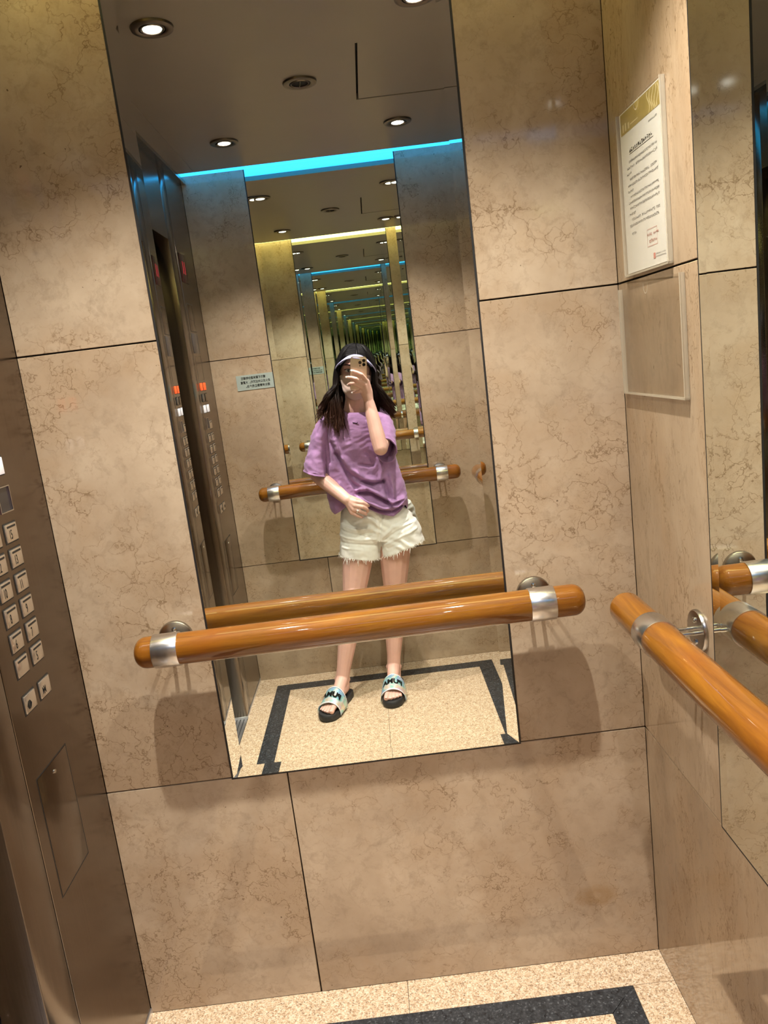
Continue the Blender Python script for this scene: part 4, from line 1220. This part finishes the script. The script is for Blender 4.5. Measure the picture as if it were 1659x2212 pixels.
SL = [((-0.1932, -0.1080, 1.2880), (-0.1259, -0.1080, 1.2944), 0.070), ((-0.2123, -0.1050, 1.2631), (-0.1390, -0.1050, 1.2379), 0.076), ((-0.2315, -0.0980, 1.2069), (-0.1541, -0.0980, 1.1711), 0.080), ((-0.2488, -0.0880, 1.1341), (-0.1606, -0.0880, 1.1086), 0.080), ((-0.2616, -0.0780, 1.0760), (-0.1608, -0.0780, 1.0546), 0.080), ((-0.2659, -0.0740, 1.0552), (-0.1587, -0.0740, 1.0339), 0.081)]
sleeve([(mid(a, b), vv(a, b), (0, y, 0)) for a, b, y in SL], 3.0)
SR2 = [((0.0975, -0.1200, 1.2832), (0.030, 0, 0.002), (0, 0.050, 0.030)), ((0.1013, -0.1000, 1.2616), (0.041, 0, -0.002), (0, 0.052, 0.040)), ((0.1047, -0.0650, 1.2330), (0.044, 0, -0.004), (0, 0.048, 0.046)),
       ((0.1057, -0.0220, 1.1995), (0.045, 0, -0.005), (0, 0.038, 0.050)), ((0.1047, 0.0150, 1.1723), (0.045, 0, -0.006), (0, 0.026, 0.051)), ((0.1042, 0.0350, 1.1601), (0.044, 0, -0.006), (0, 0.020, 0.052))]
sleeve(SR2, 9.0)
# small black tick emblem on the chest (outline drawn the way the wearer's front shows it)
sw = [(k * 0.00034, h * 0.00034) for k, h in ((-35, 8), (-5, 2), (12, -1), (20, 0), (26, 4), (31, 11), (34, 10), (32, 0), (25, -9), (12, -11), (-4, -6), (-35, 5))]
o_ = Vector((-0.0301, 0.0050, 1.2797))
bm = bmesh.new()
def surf_y(x, z):
    best = None
    for v in tee.data.vertices:
        if v.co.y > 0 - 0.03:
            d = (v.co.x - x) ** 2 + (v.co.z - z) ** 2
            if best is None or d < best[0]: best = (d, v.co.y)
    return best[1]
sy_ = surf_y(o_.x, o_.z)
f_ = bm.faces.new([bm.verts.new((o_.x + a, sy_ + 0.0045, o_.z + b)) for a, b in sw])
r_ = bmesh.ops.extrude_face_region(bm, geom=[f_])
for v in r_['geom']:
    if isinstance(v, bmesh.types.BMVert): v.co.y -= 0.004
bmesh.ops.triangulate(bm, faces=bm.faces)
mesh_obj('chest_emblem', bm_mesh(bm, 'emblem'), M['ink_black'], tee)

# ---- shorts
bm = bmesh.new()
def slab(rings, n=40):
    prev = None; first = None
    for c, hw, yd in rings:
        cur = []
        for k in range(n):
            th = 2 * PI * k / n; cs, sn = math.cos(th), math.sin(th)
            cur.append(bm.verts.new(c + hw * math.copysign(abs(cs) ** 0.85, cs) + Vector((0, yd * math.copysign(abs(sn) ** 0.9, sn), 0))))
        if prev:
            for k in range(n): bm.faces.new((prev[k], prev[(k + 1) % n], cur[(k + 1) % n], cur[k]))
        else:
            bm.faces.new(cur)
        prev = cur
    bm.faces.new(list(reversed(prev)))
slab([ring((-0.0799, -0.1100, 0.9551), (0.1625, -0.1100, 0.9635), 0.088), ring((-0.0954, -0.1100, 0.8942), (0.1822, -0.1100, 0.9068), 0.095), ring((-0.1023, -0.1100, 0.8284), (0.2345, -0.1100, 0.8452), 0.102), ring((-0.1006, -0.1100, 0.7667), (0.2589, -0.1100, 0.7878), 0.104), ring((-0.0814, -0.1100, 0.7267), (0.2398, -0.1100, 0.7435), 0.094)])
slab([ring((-0.1023, -0.1050, 0.8074), (0.0854, -0.1050, 0.7849), 0.100), ring((-0.1049, -0.1000, 0.7312), (0.0854, -0.1000, 0.7151), 0.101), ring((-0.1053, -0.0950, 0.6635), (0.0833, -0.0950, 0.6472), 0.100)])
slab([ring((0.0768, -0.1080, 0.7953), (0.2540, -0.1080, 0.8324), 0.100), ring((0.0834, -0.1080, 0.7177), (0.2740, -0.1080, 0.7837), 0.104), ring((0.0900, -0.1050, 0.6537), (0.2874, -0.1050, 0.7400), 0.104)])
sm_ = fuse(bm, 0.0042, 4, 0.5, 'shorts')

SFOLDS = [(poly((-0.0929, 0.0000, 0.8118), (-0.0364, 0.0000, 0.7945), (0.0370, 0.0000, 0.8007)), 0.0055, 0.0055), (poly((-0.0952, 0.0000, 0.7861), (-0.0302, 0.0000, 0.7730), (0.0538, 0.0000, 0.7813)), 0.005, -0.005),
 (poly((-0.0954, 0.0000, 0.7603), (-0.0261, 0.0000, 0.7515), (0.0622, 0.0000, 0.7512)), 0.006, 0.0055), (poly((-0.0956, 0.0000, 0.7301), (-0.0157, 0.0000, 0.7299), (0.0664, -0.0000, 0.7209)), 0.005, -0.005), (poly((-0.0895, 0.0000, 0.7085), (-0.0052, 0.0000, 0.7060)), 0.005, 0.004),
 (poly((0.0916, 0.0000, 0.7597), (0.1419, 0.0000, 0.8069), (0.2047, 0.0000, 0.8367)), 0.006, 0.0055), (poly((0.0959, 0.0000, 0.7424), (0.1547, 0.0000, 0.7853), (0.2301, 0.0000, 0.8216)), 0.005, -0.0055), (poly((0.1044, 0.0000, 0.7208), (0.1674, 0.0000, 0.7595), (0.2471, 0.0000, 0.7958)), 0.006, 0.0055),
 (poly((0.1171, 0.0000, 0.7034), (0.1760, 0.0000, 0.7379)), 0.005, -0.004), (poly((0.0914, 0.0000, 0.8711), (0.0831, 0.0000, 0.8070), (0.0769, 0.0000, 0.7533), (0.0834, 0.0000, 0.6775)), 0.006, -0.010), (poly((0.0621, 0.0000, 0.8818), (0.0642, 0.0000, 0.8178)), 0.002, 0.0025)]
nrm_ = [v.normal.copy() for v in sm_.vertices]; pos_ = [v.co.copy() for v in sm_.vertices]; flat_ = []
for p, nv in zip(pos_, nrm_):
    k = noise.noise(Vector((p.x * 9, 3.1, p.z * 11)))
    w_ = 0.0048 * math.sin(p.z * 130 + 34 * p.x + 9.0 * noise.noise(Vector((p.x * 9, p.y * 6, p.z * 9)))) * max(0.0, k + 0.25)
    w_ += 0.0030 * noise.noise(Vector((p.x * 18, p.y * 14, p.z * 30))) + 0.0014 * noise.noise(Vector((p.x * 55, p.y * 40, p.z * 70)))
    if nv.y > 0.1:
        q2 = Vector((p.x, p.z))
        for line, w2, h2 in SFOLDS:
            d2 = min(seg_dist(q2, a, b) for a, b in zip(line[:-1], line[1:]))
            if d2 < 3 * w2: w_ += h2 * math.exp(-(d2 / w2) ** 2)
    flat_ += list(p + nv * w_)
sm_.vertices.foreach_set('co', flat_); sm_.update()
shorts = mesh_obj('shorts', sm_, M['denim'], person)
# fly seam, pocket edge and frayed threads
bm = bmesh.new()
fr = random.Random(4)
def fringe(pl, pr, yc, yd, n):
    pl, pr = Vector(pl), Vector(pr); c = (pl + pr) / 2; hw = (pr - pl) / 2
    for k in range(n):
        th = 2 * PI * (k + fr.random()) / n
        cs, sn = math.cos(th), math.sin(th)
        p = c + hw * math.copysign(abs(cs) ** 0.85, cs) * 0.985 + Vector((0, yd * math.copysign(abs(sn) ** 0.9, sn) * 0.985, 0.004))
        L_ = fr.choice((0.006, 0.008, 0.010, 0.014, 0.026)) * fr.uniform(0.7, 1.3)
        e = p + Vector((cs * 0.004 + fr.uniform(-0.006, 0.006), sn * 0.004 + fr.uniform(-0.003, 0.003), -L_))
        capsule(bm, p, 0.0011, p.lerp(e, 0.5) + Vector((fr.uniform(-0.002, 0.002), 0, 0)), 0.0010, 5, 1)
        capsule(bm, p.lerp(e, 0.5), 0.0010, e, 0.0005, 5, 1)
fringe((-0.1053, -0.0950, 0.6635), (0.0833, -0.0950, 0.6472), 0, 0.100, 130)
fringe((0.0900, -0.1050, 0.6537), (0.2874, -0.1050, 0.7400), 0, 0.104, 130)
tag(mesh_obj('frayed_hem', bm_mesh(bm, 'fringe'), M['denim'], shorts), kind='stuff')

# ---- slide sandals (separate things)
def holo_mat():
    m, nt, b = new_mat('holographic_silver'); L = nt.links
    tc = N(nt, 'ShaderNodeTexCoord'); n = N(nt, 'ShaderNodeTexNoise', i_Scale=14.0, i_Detail=2.0, i_Distortion=1.5); L.new(tc.outputs['Object'], n.inputs['Vector'])
    L.new(ramp(nt, n.outputs['Fac'], [(0.25, (0.80, 0.82, 0.92)), (0.40, (0.35, 0.60, 0.95)), (0.48, (0.40, 0.85, 0.75)), (0.55, (0.85, 0.85, 0.88)), (0.64, (0.90, 0.80, 0.55)), (0.74, (0.85, 0.60, 0.85)), (0.9, (0.85, 0.87, 0.92))]), b.inputs['Base Color'])
    b.inputs['Metallic'].default_value = 0.55; b.inputs['Roughness'].default_value = 0.22
    return m
M['holo'] = holo_mat()
M['foam'] = plain('black_foam', (0.022, 0.022, 0.024), 0.55, noise_amt=0.1, nscale=300, bump=0.2)
M['piping'] = plain('pale_piping', (0.75, 0.76, 0.80), 0.4)
def sandal(side, label):
    heel, toe = FOOT[side]; d = (toe - heel).normalized(); rgt = Vector((d.y, -d.x, 0)); L = (toe - heel).length
    inner = 1 if side == 'L' else -1
    root = empty('slide_sandal', (heel + toe) / 2); tag(root, label, 'sandal', 'pair of slide sandals')
    o0 = (heel + toe) / 2
    def F(l, w, z): return heel + d * (l * L) + rgt * (w * inner) + Vector((0, 0, z)) - o0
    # outline: half widths along the length (inner side, outer side)
    prof = [(-0.035, 0.0, 0.0), (-0.025, 0.018, -0.018), (0.0, 0.028, -0.028), (0.06, 0.035, -0.035), (0.18, 0.038, -0.038), (0.36, 0.036, -0.039), (0.55, 0.043, -0.045), (0.72, 0.050, -0.050), (0.84, 0.050, -0.048), (0.93, 0.044, -0.040), (0.99, 0.031, -0.026), (1.02, 0.014, -0.010), (1.028, 0.002, 0.0)]
    out = [(l, a) for l, a, _ in prof] + [(l, b) for l, _, b in reversed(prof[1:-1])]
    bm = bmesh.new(); rings = []
    for z, k in ((0.0, 0.955), (0.004, 0.99), (0.015, 1.0), (0.026, 0.995), (0.031, 0.965), (0.0305, 0.90), (0.0285, 0.80)):
        rings.append([bm.verts.new(F(0.5 + (l - 0.5) * k, w * k, z + 0.012 * max(0, l - 0.75) * (z > 0.01) * 0.6)) for l, w in out])
    for a, b in zip(rings[:-1], rings[1:]):
        for k in range(len(out)):
            k2 = (k + 1) % len(out); bm.faces.new((a[k], a[k2], b[k2], b[k]))
    bm.faces.new(rings[0]); bm.faces.new(list(reversed(rings[-1])))
    mesh_obj('sole', bm_mesh(bm, 'sole', 50), M['foam'], root)
    def arch(u, v, off=0.0):
        """u across the foot, v from heel-side edge to toe-side edge"""
        a = PI * u
        l = 0.52 + 0.30 * v - 0.05 * (1 - abs(math.cos(a))) * (v < 2) * 0.5
        top = 0.103 - 0.036 * v
        hw = 0.0535 + 0.002 * v
        return F(l, math.cos(a) * (hw + off), 0.012 + (top - 0.012 + off) * math.sin(a) ** 0.72)
    st = solid(mesh_obj('strap', smooth(grid_mesh('strap', 41, 15, lambda u, v: arch(u, v))), M['holo'], root), 0.003)
    for v_ in (0.0, 1.0):
        def pf(u, w_):
            p = arch(u, v_, 0.0015); a = w_ * 2 * PI
            return p + d * (0.0024 * math.cos(a)) + Vector((0, 0, 0.0024 * math.sin(a)))
        mesh_obj('strap_piping', smooth(grid_mesh('piping', 41, 8, pf)), M['piping'], st)
    # lettering bent over the strap, upright when seen from in front of the toes
    me = text_mesh('PUMA', 0.037, 0.76, 0.0016).copy()
    bm = bmesh.new(); bm.from_mesh(me)
    bmesh.ops.triangulate(bm, faces=bm.faces)
    bmesh.ops.subdivide_edges(bm, edges=[e for e in bm.edges if e.calc_length() > 0.006], cuts=2)
    for v in bm.verts:
        x, y = v.co.x, v.co.y
        uu = 0.5 + (x / 0.142) * inner     # towards the person's left = front viewer's right
        v.co = arch(1 - uu if False else uu, 0.50 - y / 0.088, 0.0050)
    mesh_obj('strap_lettering', bm_mesh(bm, 'lettering'), M['ink_black'], st)
    return root
sandal('L', 'silver holographic slide sandal on the foot set further forward')
sandal('R', 'silver holographic slide sandal on the foot nearer the back wall')
for p, r in toe_tips:
    bm = bmesh.new(); ellipsoid(bm, p - Vector((0, 0, r * 0.10)), r * 0.50, r * 0.55, r * 0.16, 10, 6)
    mesh_obj('toenail', bm_mesh(bm, 'nail', 60), M['toe_nail'], person)

# ---- phone in the right hand; its main lens is where the photograph was taken from
M['phone_back'] = plain('pale_gold_glass', (0.66, 0.56, 0.44), 0.28, 0.3, noise_amt=0.01)
M['phone_rim'] = plain('gold_rim', (0.80, 0.64, 0.42), 0.15, 1.0, noise_amt=0.01)
M['lens_ring'] = plain('lens_ring', (0.60, 0.52, 0.42), 0.2, 1.0)
M['lens'] = plain('lens_glass', (0.004, 0.004, 0.006), 0.03)
M['screen'] = emit_mat('phone_screen', (0.30, 0.25, 0.20), 0.5)
PM = frame_matrix((0, 0, 0), _r, _u)         # local x right, y up, z back towards the person
phone = empty('mobile_phone', CAM_P); tag(phone, 'pale gold phone with three camera lenses held up in the hand', 'phone')
def rrect(x0, x1, y0, y1, r, n=6):
    out = []
    for cx_, cy_, a0 in ((x1 - r, y1 - r, 0), (x0 + r, y1 - r, PI / 2), (x0 + r, y0 + r, PI), (x1 - r, y0 + r, 1.5 * PI)):
        for k in range(n + 1):
            a = a0 + k * PI / 2 / n; out.append((cx_ + r * math.cos(a), cy_ + r * math.sin(a)))
    return out
def prism(nm, pts, z0, z1, mat, par, bev=0.0):
    bm = bmesh.new()
    def off(k): return [(x, y) for x, y in pts]
    cxm = sum(p[0] for p in pts) / len(pts); cym = sum(p[1] for p in pts) / len(pts)
    def ringz(z, s):
        return [bm.verts.new(PM @ Vector((x - math.copysign(s, x - cxm) if s else x, y - math.copysign(s, y - cym) if s else y, z))) for x, y in pts]
    rs = [ringz(z0, bev), ringz(z0 + bev, 0), ringz(z1 - bev, 0), ringz(z1, bev)] if bev else [ringz(z0, 0), ringz(z1, 0)]
    for a, b in zip(rs[:-1], rs[1:]):
        for k in range(len(pts)):
            k2 = (k + 1) % len(pts); bm.faces.new((a[k], a[k2], b[k2], b[k]))
    bm.faces.new(rs[0]); bm.faces.new(list(reversed(rs[-1])))
    return mesh_obj(nm, bm_mesh(bm, nm, 35), mat, par)
LX0, LX1, LY1 = -0.0585, 0.0130, 0.0325
LY0 = LY1 - 0.1467
ZB = 0.0068      # back glass lies this far behind the lens tip
prism('phone_frame', rrect(LX0, LX1, LY0, LY1, 0.011), ZB + 0.0003, ZB + 0.0078, M['phone_rim'], phone, 0.0008)
prism('back_glass', rrect(LX0 + 0.001, LX1 - 0.001, LY0 + 0.001, LY1 - 0.001, 0.0102), ZB, ZB + 0.0008, M['phone_back'], phone)
prism('screen', rrect(LX0 + 0.0025, LX1 - 0.0025, LY0 + 0.0025, LY1 - 0.0025, 0.009), ZB + 0.0076, ZB + 0.0080, M['screen'], phone)
cb = prism('camera_bump', rrect(-0.0255, 0.0100, -0.0105, 0.0270, 0.008), ZB - 0.0016, ZB + 0.0004, M['phone_back'], phone, 0.0004)
for lx, ly in ((0.0, 0.0), (0.0, 0.0172), (-0.0165, 0.0086)):
    Mx = PM @ Matrix.Translation((lx, ly, ZB - 0.0014)) @ Matrix.Rotation(PI, 4, 'X')
    lr = lathe('lens_ring', [(0.0064, 0.0), (0.0076, 0.0), (0.0076, 0.0018), (0.0064, 0.0018)], M['lens_ring'], cb, Mx, 28, 40, True)
    lathe('lens_glass', [(0.0066, 0.0004), (0.0066, 0.0014), (0, 0.0014)], M['lens'], lr, Mx, 28)
for lx, ly, rr_, mt in ((-0.0165, -0.0055, 0.0028, 'lens'), (-0.0165, 0.0222, 0.0034, 'eye_white')):
    Mx = PM @ Matrix.Translation((lx, ly, ZB - 0.0016)) @ Matrix.Rotation(PI, 4, 'X')
    lathe('flash' if mt != 'lens' else 'depth_sensor', [(rr_, 0.0), (rr_, 0.0004), (0, 0.0005)], M[mt], cb, Mx, 20)
